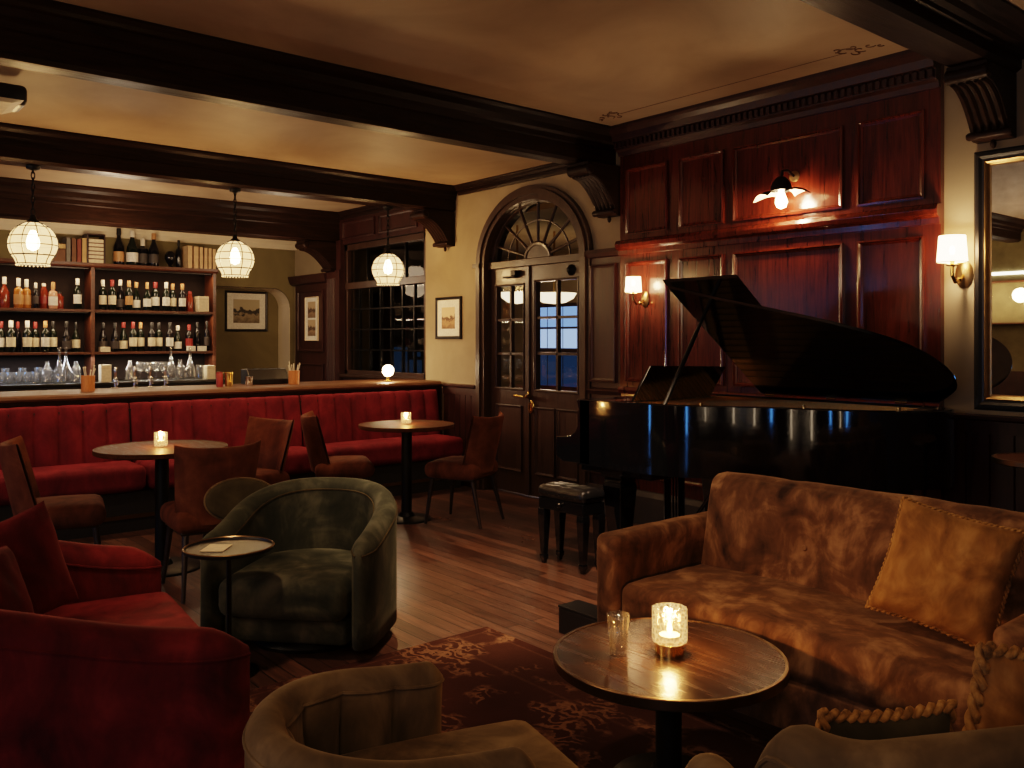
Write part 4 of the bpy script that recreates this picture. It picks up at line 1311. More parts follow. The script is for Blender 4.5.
place_chair(-5.08, 1.93, (-.98, .1), 'rust velvet chair with its back to the green armchair')
place_chair(-6.12, 2.62, (.28, -.96), 'lit rust velvet chair behind the left cafe table, facing the candle')
place_chair(-6.29, 3.46, (.4, .92), 'rust velvet chair left of the right cafe table')
place_chair(-5.62, 4.20, (-.90, -.43), 'rust velvet chair right of the right cafe table, nearest the arched door')

# small oval-backed stool behind the green armchair
t = thing('oval_back_stool', 'small dark moss stool with piped oval backrest behind the green armchair', 'stool', (-4.60, 1.94, 0), face_rot(-.85, .45))
m = MB(); m.rbox((0, 0, 0), (.36, .05, .24), .024, 6)
m = MB()
def oval(u, v):
    a = 2 * PI * u; r_ = [0, .5, .85, .96, 1.0, .96, .85, .5, 0]; yy = [.026, .026, .024, .016, 0, -.016, -.024, -.026, -.026]
    q = v * 8; i = min(int(q), 7); f_ = q - i
    rr = r_[i] * (1 - f_) + r_[i + 1] * f_; y = yy[i] * (1 - f_) + yy[i + 1] * f_
    return (.185 * rr * math.cos(a), -.13 + y, .60 + .115 * rr * math.sin(a))
m.grid(oval, 36, 17, True)
br = m.build('backrest', 'velvet_moss', t, ang=180)
MB().tube([(.187 * math.cos(a), -.13, .60 + .117 * math.sin(a)) for a in [2 * PI * i / 36 for i in range(36)]], .006, 6, True).build('piping', 'velvet_olive', br)
MB().lathe([(0, .38), (.13, .38), (.15, .395), (.15, .425), (.12, .44), (0, .445)], n=28).build('seat', 'velvet_moss', t)
MB().tube([(0, -.09, .38), (0, -.14, .44), (0, -.14, .52)], .012, 8).build('back_post', 'chair_leg_wood', t)
for i in range(4):
    a = PI / 4 + PI / 2 * i
    MB().tube([(.08 * math.cos(a), .08 * math.sin(a), .385), (.115 * math.cos(a), .115 * math.sin(a), 0)], [.015, .01], 8).build('leg', 'chair_leg_wood', t)

# ------------------------------------------------------------------ tub chairs: one U-shaped padded wall swept round a seat (local front is +Y)
def upath(a, yb, yf, rc, n=64, flare=0.0):
    """points of a U: front-left, back along the left, round the back, to the front-right"""
    P = []
    def seg(p, q, k):
        for i in range(k):
            P.append((p[0] + (q[0] - p[0]) * i / k, p[1] + (q[1] - p[1]) * i / k))
    seg((-a, yf), (-a, yb + rc), 12)
    for i in range(16):
        t_ = PI + PI / 2 * i / 16
        P.append((-a + rc + rc * math.cos(t_), yb + rc + rc * math.sin(t_)))
    if rc < a - 1e-4:
        seg((-a + rc, yb), (a - rc, yb), 12)
    for i in range(16):
        t_ = 1.5 * PI + PI / 2 * i / 16
        P.append((a - rc + rc * math.cos(t_), yb + rc + rc * math.sin(t_)))
    seg((a, yb + rc), (a, yf), 12)
    P.append((a, yf))
    # resample by arc length
    L = [0]
    for i in range(1, len(P)):
        L.append(L[-1] + math.hypot(P[i][0] - P[i - 1][0], P[i][1] - P[i - 1][1]))
    out = []; j = 0
    for i in range(n + 1):
        d = L[-1] * i / n
        while j < len(L) - 2 and L[j + 1] < d: j += 1
        f_ = (d - L[j]) / max(1e-9, L[j + 1] - L[j])
        out.append((P[j][0] + (P[j + 1][0] - P[j][0]) * f_, P[j][1] + (P[j + 1][1] - P[j][1]) * f_))
    return out

def tub_wall(a, yb, yf, rc, th, hf, zb, chan=0, n=84, lean=0.0, tilt=0.0):
    """hf(y01) gives rim height: y01 = 0 at the back, 1 at the arm fronts"""
    path = upath(a, yb, yf, rc, n)
    m = MB()
    rings = []
    N_ = len(path)
    sect = []
    for i, (x, y) in enumerate(path):
        p, q = path[max(i - 1, 0)], path[min(i + 1, N_ - 1)]
        tx, ty = q[0] - p[0], q[1] - p[1]; l_ = math.hypot(tx, ty); tx /= l_; ty /= l_
        nx, ny = ty, -tx       # outward (left-hand turn path runs counter-clockwise seen from above)
        # ensure outward
        if nx * x + ny * (y - 0.0) < 0 and abs(x) > .01: nx, ny = -nx, -ny
        y01 = max(0, min(1, (y - yb) / (yf - yb)))
        h_ = hf(y01)
        e = min(i, N_ - 1 - i) / 4.0
        sh = math.sin(min(1, e) * PI / 2) if e < 1 else 1
        hw = th / 2 * (.25 + .75 * sh)
        hh = h_ - th * .5 * (1 - sh) * .9
        bul = 0
        if chan:
            bul = .05 * abs(math.sin(PI * chan * i / (N_ - 1))) ** .6 - .022
        ring = []
        zs = [zb, zb + .02]
        # outer side upwards
        for k in range(7):
            z = zb + (hh - hw - zb) * k / 6
            o_ = hw - lean * (1 - k / 6)
            ring.append((x + nx * o_, y + ny * o_, z))
        for k in range(1, 9):
            an = PI * k / 9
            ring.append((x + nx * hw * math.cos(an) * 1.0, y + ny * hw * math.cos(an), hh - hw + hw * math.sin(an)))
        for k in range(7):
            z = hh - hw - (hh - hw - zb) * k / 6
            o_ = -hw - (bul if k > 0 else bul * .3)
            ring.append((x + nx * o_, y + ny * o_, z))
        rings.append(ring)
    M = len(rings[0])
    vs = [p for r_ in rings for p in r_]
    fs = [(i * M + k, i * M + (k + 1) % M, (i + 1) * M + (k + 1) % M, (i + 1) * M + k) for i in range(N_ - 1) for k in range(M)]
    fs += [tuple(range(M)), tuple((N_ - 1) * M + k for k in range(M))]
    m.add(vs, fs)
    return m, rings

def rim_piping(rings, idx, r=.005):
    return MB().tube([rg[idx] for rg in rings], r, 6)

sm = lambda t_: t_ * t_ * (3 - 2 * t_)
def tub_chair(name, label, loc, f, mat, w, d, th, hb, ha, seat_h, chan=0, rc=None, power=1.0, cush_front=.02, swivel=True, pipe=None, cat='armchair', drop=None):
    t = thing(name, label, cat, loc, face_rot(*f))
    a = w / 2 - th / 2
    yb, yf = -d / 2 + th / 2, d / 2 - .02
    hf = lambda y01: hb - (hb - ha) * sm(y01) ** power
    if drop:
        hf = lambda y01: hb - (hb - ha) * sm(max(0, min(1, (y01 - drop[0]) / (drop[1] - drop[0]))))
    m, rings = tub_wall(a, yb, yf, rc or a, th, hf, .07, chan, 126 if chan else 84)
    wall = m.build('backrest', mat, t, ang=180)
    if pipe:
        rim_piping(rings, 6).build('piping', pipe, wall)
        rim_piping(rings, 15).build('piping', pipe, wall)
    sw = 2 * (a - th / 2) - .012
    sd = d - th - .02
    yc = (yf + cush_front + (yb + th / 2)) / 2 + .004
    m = MB().rbox((0, yc, seat_h - .085), (sw, (yf + cush_front) - (yb + th / 2) - .008, .17), .05, 8, (0, 0, .022))
    # round the rear corners of the cushion to follow the wall
    R_ = (rc or a) - th / 2 - .01
    def fit(p):
        x, y, z = p
        yy0 = yb + th / 2 + .006 + R_
        if y < yy0 and R_ > .01:
            xx = max(0, abs(x) - (sw / 2 - R_))
            lim = math.sqrt(max(0, 1 - (xx / R_) ** 2)) * R_ if xx < R_ else 0
            k = (yy0 - y) / R_
            y = yy0 - k * max(lim, .02)
        return (x, y, z)
    m.v = [fit(p) for p in m.v]
    m.build('seat_cushion', mat, t, ang=180)
    m = MB().rbox((0, yc - .03, (seat_h - .175 + .06) / 2 + .005), (sw - .02, (yf) - (yb + th / 2) - .06, seat_h - .175 - .065), .02, 4)
    m.v = [fit(p) for p in m.v]
    m.build('seat_rail', mat, t, ang=180)
    if swivel:
        MB().lathe([(0, 0), (w * .33, 0), (w * .34, .02), (w * .3, .07), (0, .072)], n=36).build('base', 'black_paint', t)
    else:
        for sx in (-1, 1):
            for sy in (-1, 1):
                MB().tube([(sx * a * .82, sy * d * .36, .075), (sx * a * .86, sy * d * .38, 0)], [.022, .014], 10).build('leg', 'chair_leg_wood', t)
    return t

tub_chair('tub_armchair', 'dark green velvet tub armchair in the middle of the room', (-3.94, 2.01, 0), (.66, -.75), 'velvet_green', .84, .80, .11, .72, .55, .36, power=.9, pipe='velvet_moss')
tub_chair('tub_armchair', 'olive velvet tub armchair with channelled inner back at the bottom centre', (-1.66, 1.0, .014), (.25, .97), 'velvet_olive', .61, .55, .085, .64, .61, .455, chan=9, power=1.0, cush_front=.22, swivel=False, pipe='velvet_olive')
tub_chair('tub_armchair', 'olive velvet armchair with ruffled gold cushions at the bottom right', (-.747, 1.683, .014), (-.88, .47), 'velvet_olive', .86, .58, .10, .81, .60, .40, rc=.10, swivel=False, pipe='velvet_olive', drop=(.16, .55))
tub_chair('loveseat', 'red velvet loveseat with rounded arms at the left edge', (-3.13, .66, .014), (.11, .99), 'velvet_red', 1.34, .98, .15, .80, .60, .44, rc=.22, power=.8, swivel=False, pipe='velvet_red', cat='sofa')

# ------------------------------------------------------------------ cushions
def pillow(name, label, loc, rot, w, h, d, mat, seed, trim=None, trim_r=.009, cat='cushion', group=None, pinch=.07, wr=.010):
    t = thing(name, label, cat, loc, 0, group)
    t.rotation_euler = rot
    m = MB(); n = 30
    edge = []
    def outline(u, v):
        x = w / 2 * u * (1 - pinch * (1 - v * v) * abs(u) ** 2)
        z = h / 2 * v * (1 - pinch * (1 - u * u) * abs(v) ** 2)
        return x, z
    def face(sgn):
        def fn(a, b):
            u, v = 2 * a - 1, 2 * b - 1
            u = math.copysign(1 - (1 - abs(u)) ** 1.4, u); v = math.copysign(1 - (1 - abs(v)) ** 1.4, v)
            x, z = outline(u, v)
            k = max(0, (1 - u ** 4)) ** .55 * max(0, (1 - v ** 4)) ** .55
            nz = noise.noise(Vector((x * 9 + seed, z * 9, sgn * 3))) + .6 * noise.noise(Vector((x * 22 + seed, z * 22, sgn * 5)))
            # creases running in from the corners
            r_ = abs(abs(u) - abs(v)); cr_ = math.exp(-(r_ / .13) ** 2) * (max(abs(u), abs(v)) ** 2)
            y = sgn * (d / 2 * k + wr * nz * min(1, k * 2) - .010 * cr_ * k)
            return (x, y, z)
        m.grid(fn, n, n)
    face(1); face(-1)
    body = m.build('cushion_cover', mat, t, ang=180)
    if trim:
        pts = []
        K = 40
        for (p, q) in (((-1, -1), (1, -1)), ((1, -1), (1, 1)), ((1, 1), (-1, 1)), ((-1, 1), (-1, -1))):
            for i in range(K):
                u = p[0] + (q[0] - p[0]) * i / K; v = p[1] + (q[1] - p[1]) * i / K
                x, z = outline(u, v); pts.append((x, 0, z))
        # twisted two-strand cord
        fine = []
        for i in range(len(pts)):
            a, b = pts[i], pts[(i + 1) % len(pts)]
            for k in range(3):
                fine.append(tuple(a[j] + (b[j] - a[j]) * k / 3 for j in range(3)))
        N_ = len(fine); turns = int(2 * (w + h) / (trim_r * 4.4))
        mm = MB()
        for ph in (0, PI):
            st = []
            for i, p in enumerate(fine):
                q = fine[(i + 1) % N_]; o_ = fine[i - 1]
                tx, tz = q[0] - o_[0], q[2] - o_[2]; l_ = math.hypot(tx, tz) or 1
                nx, nz = -tz / l_, tx / l_
                an = 2 * PI * turns * i / N_ + ph
                c_, s_ = math.cos(an) * trim_r * .55, math.sin(an) * trim_r * .55
                st.append((p[0] + nx * c_, s_, p[2] + nz * c_))
            mm.tube(st, trim_r * .62, 6, True)
        mm.build('cord_trim', trim, body, ang=180)
    return t
def WB(loc):
    m = MB(); m.x = Matrix.Translation((-loc[0], -loc[1], -loc[2])); return m

# red cushions on the loveseat
pillow('red_cushion', 'large red velvet cushion standing in the far corner of the loveseat', (-3.30, .60, .678), (R(15), R(10), face_rot(.88, .47)), .37, .37, .13, 'velvet_red', 3)
pillow('red_cushion', 'red velvet cushion at the very left edge, in front of the larger one', (-2.95, .46, .664), (R(24), R(-8), face_rot(.70, .71)), .36, .36, .12, 'velvet_red', 11)

# ------------------------------------------------------------------ brown velvet sofa (front faces -Y)
sl = (-1.76, 3.05, .009)
t = thing('sofa', 'brown crushed velvet sofa with buttoned back facing the coffee table', 'sofa', sl)
def crumple(m, amp, f1, seed, dirv=(1, 1, 1)):
    out = []
    for p in m.v:
        q = Vector(p)
        n1 = noise.noise(Vector((q.x * f1 * .8 + seed, q.y * f1, q.z * f1 * .5)))
        n2 = noise.noise(Vector((q.x * f1 * 2.7 + seed, q.y * f1 * 2.7, q.z * f1 * 1.3)))
        d = amp * (n1 + .5 * n2)
        out.append((q.x + d * dirv[0], q.y + d * dirv[1], q.z + d * dirv[2]))
    m.v = out
# long seat cushion
m = MB().rbox((0, -.085, .362), (1.43, .66, .17), .045, 26, (0, 0, .02)); crumple(m, .006, 6, 2, (0, .6, 1))
m.build('seat_cushion', 'velvet_brown', t, ang=180)
# padded back, with two pulled buttons
m = MB().rbox((0, 0, 0), (1.44, .20, .48), .065, 30, (0, .035, .008))
def backfix(p):
    x, y, z = p
    fr = max(0, -y / .12)
    for bx in (-.2, .42):
        d2 = ((x - bx) / .13) ** 2 + ((z + .02) / .11) ** 2
        y += .045 * math.exp(-d2) * min(1, fr)
    nz = noise.noise(Vector((x * 5.5, z * 2.4, 1.7))) + .6 * noise.noise(Vector((x * 14, z * 5, 4.1)))
    y += .010 * nz * min(1, fr * 1.2)
    z += .008 * noise.noise(Vector((x * 7, 2.2, 0)))
    return (x, y, z)
m.v = [backfix(p) for p in m.v]
mat4 = Matrix.Translation((0, .23, .60)) @ Matrix.Rotation(R(-11), 4, 'X')
m.v = [tuple(mat4 @ Vector(p)) for p in m.v]
bk = m.build('back_cushion', 'velvet_brown', t, ang=180)
for bx in (-.2, .42):
    b = MB().lathe([(0, -.008), (.012, -.006), (.014, 0), (.01, .008), (0, .009)], n=12)
    mm = mat4 @ Matrix.Translation((bx, -.088, -.02)) @ Matrix.Rotation(PI / 2, 4, 'X')
    b.v = [tuple(mm @ Vector(p)) for p in b.v]
    b.build('button', 'velvet_brown', bk)
m = MB().rbox((0, .37, .42), (1.60, .12, .70), .04, 8); m.build('back_frame', 'velvet_brown', t, ang=180)
for sx in (-1, 1):
    m = MB().rbox((sx * .785, .0, .345), (.125, .84, .57), .035, 14, (.006, .004, .006)); crumple(m, .004, 7, sx * 3 + 9)
    m.build('armrest', 'velvet_brown', t, ang=180)
m = MB().rbox((0, -.02, .185), (1.44, .76, .185), .02, 10); m.build('seat_rail', 'velvet_brown', t, ang=180)
for sx in (-1, 1):
    for sy in (-1, 1):
        MB().cyl((sx * .74, sy * .33, 0), .022, .1, 12, .026).build('leg', 'chair_leg_wood', t)

pillow('gold_cushion', 'gold velvet square cushion with corded edge leaning on the brown sofa', (-1.305, 2.965, .683), (R(-24), R(9), R(4)), .40, .40, .14, 'velvet_gold', 5, 'trim_cord', .008, wr=.014)
pillow('gold_cushion', 'gold velvet cushion with ruffled edge at the right edge on the olive armchair', (-.617, 1.778, .69), (R(9), R(6), face_rot(-.88, .47)), .32, .40, .10, 'velvet_gold', 21, 'trim_cord', .013)
pillow('rope_edged_cushion', 'dark cushion with thick twisted gold rope edge behind the olive chair arm', (-.768, 1.484, .64), (R(8), R(1), face_rot(-.88, .47)), .25, .34, .075, 'velvet_moss', 31, 'trim_cord', .011)

# ------------------------------------------------------------------ rug, coffee table and its things
RGX, RGY = -1.91, 1.23
rg = MB().rbox((0, 0, .0045), (3.1, 3.0, .008), .003, 4).build('rug', 'rug_pattern', None)
rg.location = (RGX, RGY, 0)
tag(rg, 'dark red patterned rug under the coffee table', 'rug')
CT = (-1.855, 2.215)
round_table('low round dark wood coffee table with metal rim before the sofa', (CT[0], CT[1], .009), .375, .42, 'coffee_wood', 'bronze', .19, .042, name='coffee_table', th=.035)
candle('lit candle in cut crystal cup on brass base on the coffee table', (CT[0], CT[1] + .005, .4295), .056, .15, True, 7)
t = thing('drinking_glass', 'empty cut glass tumbler beside the candle on the coffee table', 'glass', (-1.955, 2.085, .4305))
def facet(prof, n=12, k=.04):
    m = MB().lathe(prof, n=48)
    m.v = [(x * (1 + k * math.cos(n * math.atan2(y, x)) * (1 if z > .01 else 0)), y * (1 + k * math.cos(n * math.atan2(y, x)) * (1 if z > .01 else 0)), z) for x, y, z in m.v]
    return m
facet([(0, 0), (.026, 0), (.029, .006), (.034, .09), (.037, .128), (.0365, .131), (.0345, .131), (.031, .09), (.026, .018), (0, .016)]).build('glass_body', 'glass_crystal', t, ang=180)

# slim metal side table by the green armchair
t = thing('side_table', 'slim round black metal drinks table before the green armchair', 'table', (-3.715, 1.50, 0))
MB().lathe([(0, .535), (.18, .535), (.188, .538), (.19, .552), (.186, .553), (.183, .543), (0, .542)], n=48).build('tray_top', 'black_paint', t, ang=30)
MB().lathe([(.187, .550), (.1925, .552), (.187, .556), (.1835, .552), (.187, .550)], n=48).build('rim', 'bronze', t)
MB().cyl((0, 0, .012), .011, .525, 14).build('pedestal', 'steel_dark', t)
MB().lathe([(0, 0), (.125, 0), (.125, .006), (.1, .012), (.015, .02), (0, .022)], n=36).build('base', 'steel_dark', t)
t = thing('paper_menu', 'small pale folded card lying on the slim side table', 'card', (-3.745, 1.455, .5435))
t.rotation_euler = (0, 0, R(50))
MB().box(-.05, .05, -.065, .065, 0, .003).build('card_sheet', 'paper', t, smooth=False)
MB().box(-.05, .05, -.065, -.060, .003, .0045).build('fold', 'label_cream', t, smooth=False)

# low black box on the floor at the sofa's end
bl = (-2.93, 3.03, 0)
t = thing('floor_box', 'low black box on the floor beside the left sofa arm', 'box', bl)
MB().box(-.25, .25, -.07, .07, 0, .125).build('box_body', 'plinth_dark', t, smooth=False, bevel=.005)
MB().box(-.253, .253, -.073, .073, .126, .137).build('lid', 'black_paint', t, smooth=False, bevel=.004)

# ------------------------------------------------------------------ grand piano
pl = (-3.3, 4.5, 0)
t = thing('grand_piano', 'glossy black grand piano with raised lid along the panelled wall', 'piano', pl)
def catmull(P, k=8):
    out = []
    for i in range(len(P) - 1):
        p0 = P[max(i - 1, 0)]; p1 = P[i]; p2 = P[i + 1]; p3 = P[min(i + 2, len(P) - 1)]
        for j in range(k):
            u = j / k
            out.append(tuple(.5 * ((2 * b) + (-a + c) * u + (2 * a - 5 * b + 4 * c - d_) * u * u + (-a + 3 * b - 3 * c + d_) * u ** 3) for a, b, c, d_ in zip(p0, p1, p2, p3)))
    out.append(P[-1]); return out
HY = 5.105
bent = catmull([(-3.62, 3.95), (-3.35, 3.985), (-3.08, 4.14), (-2.82, 4.29), (-2.52, 4.40), (-2.28, 4.55), (-2.14, 4.74), (-2.12, 4.92), (-2.20, 5.05), (-2.36, HY)], 7)
outer = [(-4.04, 3.95)] + bent + [(-4.04, HY)]
def inset(poly, d):
    n = len(poly); out = []
    for i in range(n):
        a, b, c = Vector(poly[i - 1]), Vector(poly[i]), Vector(poly[(i + 1) % n])
        e1 = (b - a).normalized(); e2 = (c - b).normalized()
        n1 = Vector((-e1.y, e1.x)); n2 = Vector((-e2.y, e2.x))
        nn_ = (n1 + n2).normalized()
        k = d / max(.3, nn_.dot(n1))
        out.append(tuple(b + nn_ * k))
    return out
inn = inset(outer, .045)
n = len(outer)
m = WB(pl)
ZB, ZT = .65, 1.07
vs = [(x, y, ZB) for x, y in outer] + [(x, y, ZT - .006) for x, y in outer] + [(x, y, ZT) for x, y in inset(outer, .006)] + [(x, y, ZT) for x, y in inn] + [(x, y, 1.03) for x, y in inn]
fs = []
for r_ in range(4):
    fs += [(r_ * n + i, r_ * n + (i + 1) % n, (r_ + 1) * n + (i + 1) % n, (r_ + 1) * n + i) for i in range(n)]
fs.append(tuple(range(n))[::-1])
m.add(vs, fs)
rim = m.build('case_rim', 'piano_black', t, ang=35)
m = WB(pl); m.add([(x, y, 1.05) for x, y in inset(outer, .046)], [tuple(range(n))])
m.build('iron_plate', 'piano_plate', t, smooth=False)
m = WB(pl)
for i in range(22):
    y = 4.05 + i * .045
    x1 = max(-3.6, -2.35 - max(0, (4.62 - y)) * 2.05)
    m.tube([(-3.78, y, 1.06), (min(x1, -2.3), y, 1.058)], .0035, 4)
m.build('strings', 'brass', t)
m = WB(pl)
m.box(-3.98, -3.80, 4.0, HY - .05, 1.05, 1.066); m.build('pin_block', 'mahogany', t, smooth=False)
# keyboard end: profiled cheeks, key bed, keys, slip, fallboard
cheek = [(-4.27, .68), (-4.275, .80), (-4.262, .812), (-4.17, .82)] + [(-4.17 + .11 * math.sin(R(a)), .93 - .11 * math.cos(R(a))) for a in (20, 45, 70, 90)] + [(-4.055, 1.0), (-4.075, 1.055), (-4.065, 1.07), (-3.95, 1.07), (-3.95, .65), (-4.2, .65)]
for y0, y1 in ((3.95, 4.02), (HY - .07, HY)):
    m = WB(pl); m.prism([(x, z) for x, z in cheek], 'y', y0, y1); m.build('cheek', 'piano_black', t, smooth=False, bevel=.008, seg=3)
m = WB(pl); m.box(-4.25, -3.95, 4.02, HY - .07, .65, .725); m.build('key_bed', 'piano_black', t, smooth=False)
m = WB(pl); m.box(-4.268, -4.245, 4.02, HY - .07, .66, .775); m.build('key_slip', 'piano_black', t, smooth=False, bevel=.004)
m = WB(pl)
nk = 45
for i in range(nk):
    a = 4.03 + (HY - .08 - 4.03) * i / nk; b = 4.03 + (HY - .08 - 4.03) * (i + 1) / nk
    m.box(-4.24, -4.08, a + .0006, b - .0006, .74, .765)
kw = m.build('white_keys', 'ivory', t, smooth=False)
m = WB(pl)
for i in range(nk - 1):
    if i % 7 in (2, 6): continue
    y = 4.03 + (HY - .08 - 4.03) * (i + 1) / nk
    m.box(-4.18, -4.08, y - .006, y + .006, .765, .778)
m.build('black_keys', 'black_paint', t, smooth=False)
m = WB(pl); m.prism([(-4.08, .76), (-4.065, .76), (-4.02, .96), (-4.03, .99), (-4.05, .98)], 'y', 4.02, HY - .07); m.build('fallboard', 'piano_black', t, smooth=False)
m = WB(pl); m.box(-4.05, -3.94, 4.02, HY - .07, 1.045, 1.069); m.build('top_rail', 'piano_black', t, smooth=False)
# under-case bracing
m = WB(pl); m.box(-4.10, -3.5, 4.02, HY - .03, .60, .65); m.build('bottom_frame', 'piano_black', t, smooth=False, bevel=.006)
# lid: main part raised on its far hinge, front flap folded back over it
th_ = R(35); LZ = 1.088
def LP(x, v, off=0.0):
    return (x, HY - v * math.cos(th_) - off * math.sin(th_), LZ + v * math.sin(th_) - off * math.cos(th_) * -1)
lid = [(-3.47, 1.18)] + catmull([(-3.47, 1.18), (-3.2, 1.05), (-2.91, .93), (-2.52, .755), (-2.24, .57), (-2.11, .36), (-2.12, .17), (-2.28, 0.0)], 7)[1:] + [(-3.47, 0.0)]
def slab(poly, o0, o1):
    m = WB(pl); n = len(poly)
    vs = [LP(x, v, o0) for x, v in poly] + [LP(x, v, o1) for x, v in poly]
    fs = [tuple(range(n)), tuple(range(n, 2 * n))[::-1]] + [(i, (i + 1) % n, n + (i + 1) % n, n + i) for i in range(n)]
    return m.add(vs, fs)
ld = slab(lid, 0, .024).build('lid', 'piano_black', t, smooth=False, bevel=.004)
slab([(-3.48, 1.20), (-2.94, 1.20), (-2.94, .03), (-3.48, .03)], .028, .05).build('lid_flap', 'piano_black', t, smooth=False, bevel=.004)
m = WB(pl)
for x in (-3.40, -2.95, -2.5):
    m.tube([(x - .035, HY - .004, LZ - .008), (x + .035, HY - .004, LZ - .008)], .007, 8)
m.build('hinge', 'brass', ld)
# prop stick and lid pad
m = WB(pl)
a, b = Vector((-3.40, 4.02, 1.06)), Vector(LP(-3.45, .83, -.006))
m.tube([a, a.lerp(b, .15), a.lerp(b, .8), b], [.013, .015, .014, .010], 8); m.build('prop_stick', 'black_paint', t)
m = WB(pl)
for (x, y) in ((-2.30, 4.66), (-2.7, 4.38), (-3.2, 4.11)):
    m.cyl((x, y, 1.069), .012, .016, 10)
m.build('lid_pad', 'brass', t)
# music desk
m = WB(pl)
dv = lambda y, z: (-3.74 + (z - 1.06) * .42, y, z)
poly = [(4.10, 1.065), (4.88, 1.065), (4.94, 1.27), (4.16, 1.29)]
vs = [dv(y, z) for y, z in poly] + [(p[0] + .018, p[1], p[2]) for p in [dv(y, z) for y, z in poly]]
m.add(vs, [(0, 1, 2, 3), (7, 6, 5, 4)] + [(i, (i + 1) % 4, 4 + (i + 1) % 4, 4 + i) for i in range(4)])
md = m.build('music_desk', 'piano_black', t, smooth=False, bevel=.004)
m = WB(pl); m.box(-3.80, -3.73, 4.08, 4.9, 1.052, 1.066); m.build('desk_ledge', 'piano_black', md, smooth=False)
# legs, lyre, pedals
for (x, y) in ((-3.85, 4.12), (-3.70, 4.93), (-2.42, 4.82)):
    m = WB(pl)
    def sq(z, h_): return [(x - h_, y - h_, z), (x + h_, y - h_, z), (x + h_, y + h_, z), (x - h_, y + h_, z)]
    lv = [(.645, .085), (.58, .085), (.565, .07), (.54, .07), (.52, .078), (.12, .05), (.10, .06), (.07, .055), (.065, .03)]
    vs = []; fs = []
    for z, h_ in lv: vs += sq(z, h_)
    for i in range(len(lv) - 1):
        fs += [(i * 4 + k, i * 4 + (k + 1) % 4, i * 4 + 4 + (k + 1) % 4, i * 4 + 4 + k) for k in range(4)]
    fs += [(0, 1, 2, 3), tuple(len(vs) - 4 + k for k in range(4))]
    m.add(vs, fs); lo = m.build('leg', 'piano_black', t, smooth=False, bevel=.004)
    m = WB(pl); m.cyl((x, y, .03), .022, .04, 12)
    m.at(m.x @ Matrix.Translation((x, y, .027)) @ Matrix.Rotation(PI / 2, 4, 'X')); m.lathe([(0, -.012), (.022, -.012), (.027, 0), (.022, .012), (0, .012)], n=16)
    m.build('caster', 'brass', lo)
m = WB(pl)
for y in (4.43, 4.57):
    m.tube([(-3.72, y, .62), (-3.72, y, .16)], .024, 10)
for y in (4.47, 4.50, 4.53):
    m.tube([(-3.73, y, .62), (-3.73, y, .14)], .006, 6)
m.box(-3.80, -3.66, 4.36, 4.64, .09, .16); m.box(-3.78, -3.66, 4.38, 4.62, .595, .63)
m.tube([(-3.68, 4.5, .14), (-3.30, 4.5, .64)], .012, 8)
ly = m.build('pedal_lyre', 'piano_black', t, smooth=False)
for y in (4.43, 4.50, 4.57):
    m = WB(pl); m.rbox((-3.86, y, .085), (.12, .026, .012), .005, 2); m.build('pedal', 'brass', ly)

# piano bench
t = thing('piano_bench', 'black tufted leather piano bench on tapered legs by the keyboard', 'bench', (-4.055, 3.885, 0))
m = MB().rbox((0, 0, .475), (.43, .21, .075), .03, 12, (0, 0, .012))
def tuft(p):
    x, y, z = p
    if z > .47:
        z -= .012 * (abs(math.cos(PI * x / .108)) ** 14 * .6 + abs(math.cos(PI * y / .11 + PI / 2)) ** 14 * .6)
    return (x, y, z)
m.v = [tuft(p) for p in m.v]
seat = m.build('seat', 'black_leather', t, ang=180)
m = MB()
for i in range(9):
    for y in (-.107, .107):
        m.lathe([(0, -.004), (.006, 0), (0, .004)], (-.19 + i * .0475, y, .462), 8)
m.build('stud_trim', 'steel_dark', seat)
MB().box(-.205, .205, -.095, .095, .36, .437).build('apron', 'piano_black', t, smooth=False, bevel=.005)
m = MB().at(Matrix.Translation((0, -.096, .405)) @ Matrix.Rotation(PI / 2, 4, 'X')); m.lathe([(0, 0), (.014, .004), (.018, .016), (.012, .024), (0, .026)], n=12)
m.build('adjust_knob', 'steel_dark', t)
for sx in (-1, 1):
    for sy in (-1, 1):
        m = MB(); x, y = sx * .18, sy * .07
        lv = [(.36, .028), (.32, .03), (.06, .017), (.05, .021), (.035, .021), (.02, .014), (0, .012)]
        vs = []; fs = []
        for z, h_ in lv: vs += [(x - h_, y - h_, z), (x + h_, y - h_, z), (x + h_, y + h_, z), (x - h_, y + h_, z)]
        for i in range(len(lv) - 1): fs += [(i * 4 + k, i * 4 + (k + 1) % 4, i * 4 + 4 + (k + 1) % 4, i * 4 + 4 + k) for k in range(4)]
        fs += [(0, 1, 2, 3), tuple(len(vs) - 4 + k for k in range(4))]
        m.add(vs, fs); m.build('leg', 'piano_black', t, smooth=False, bevel=.003)

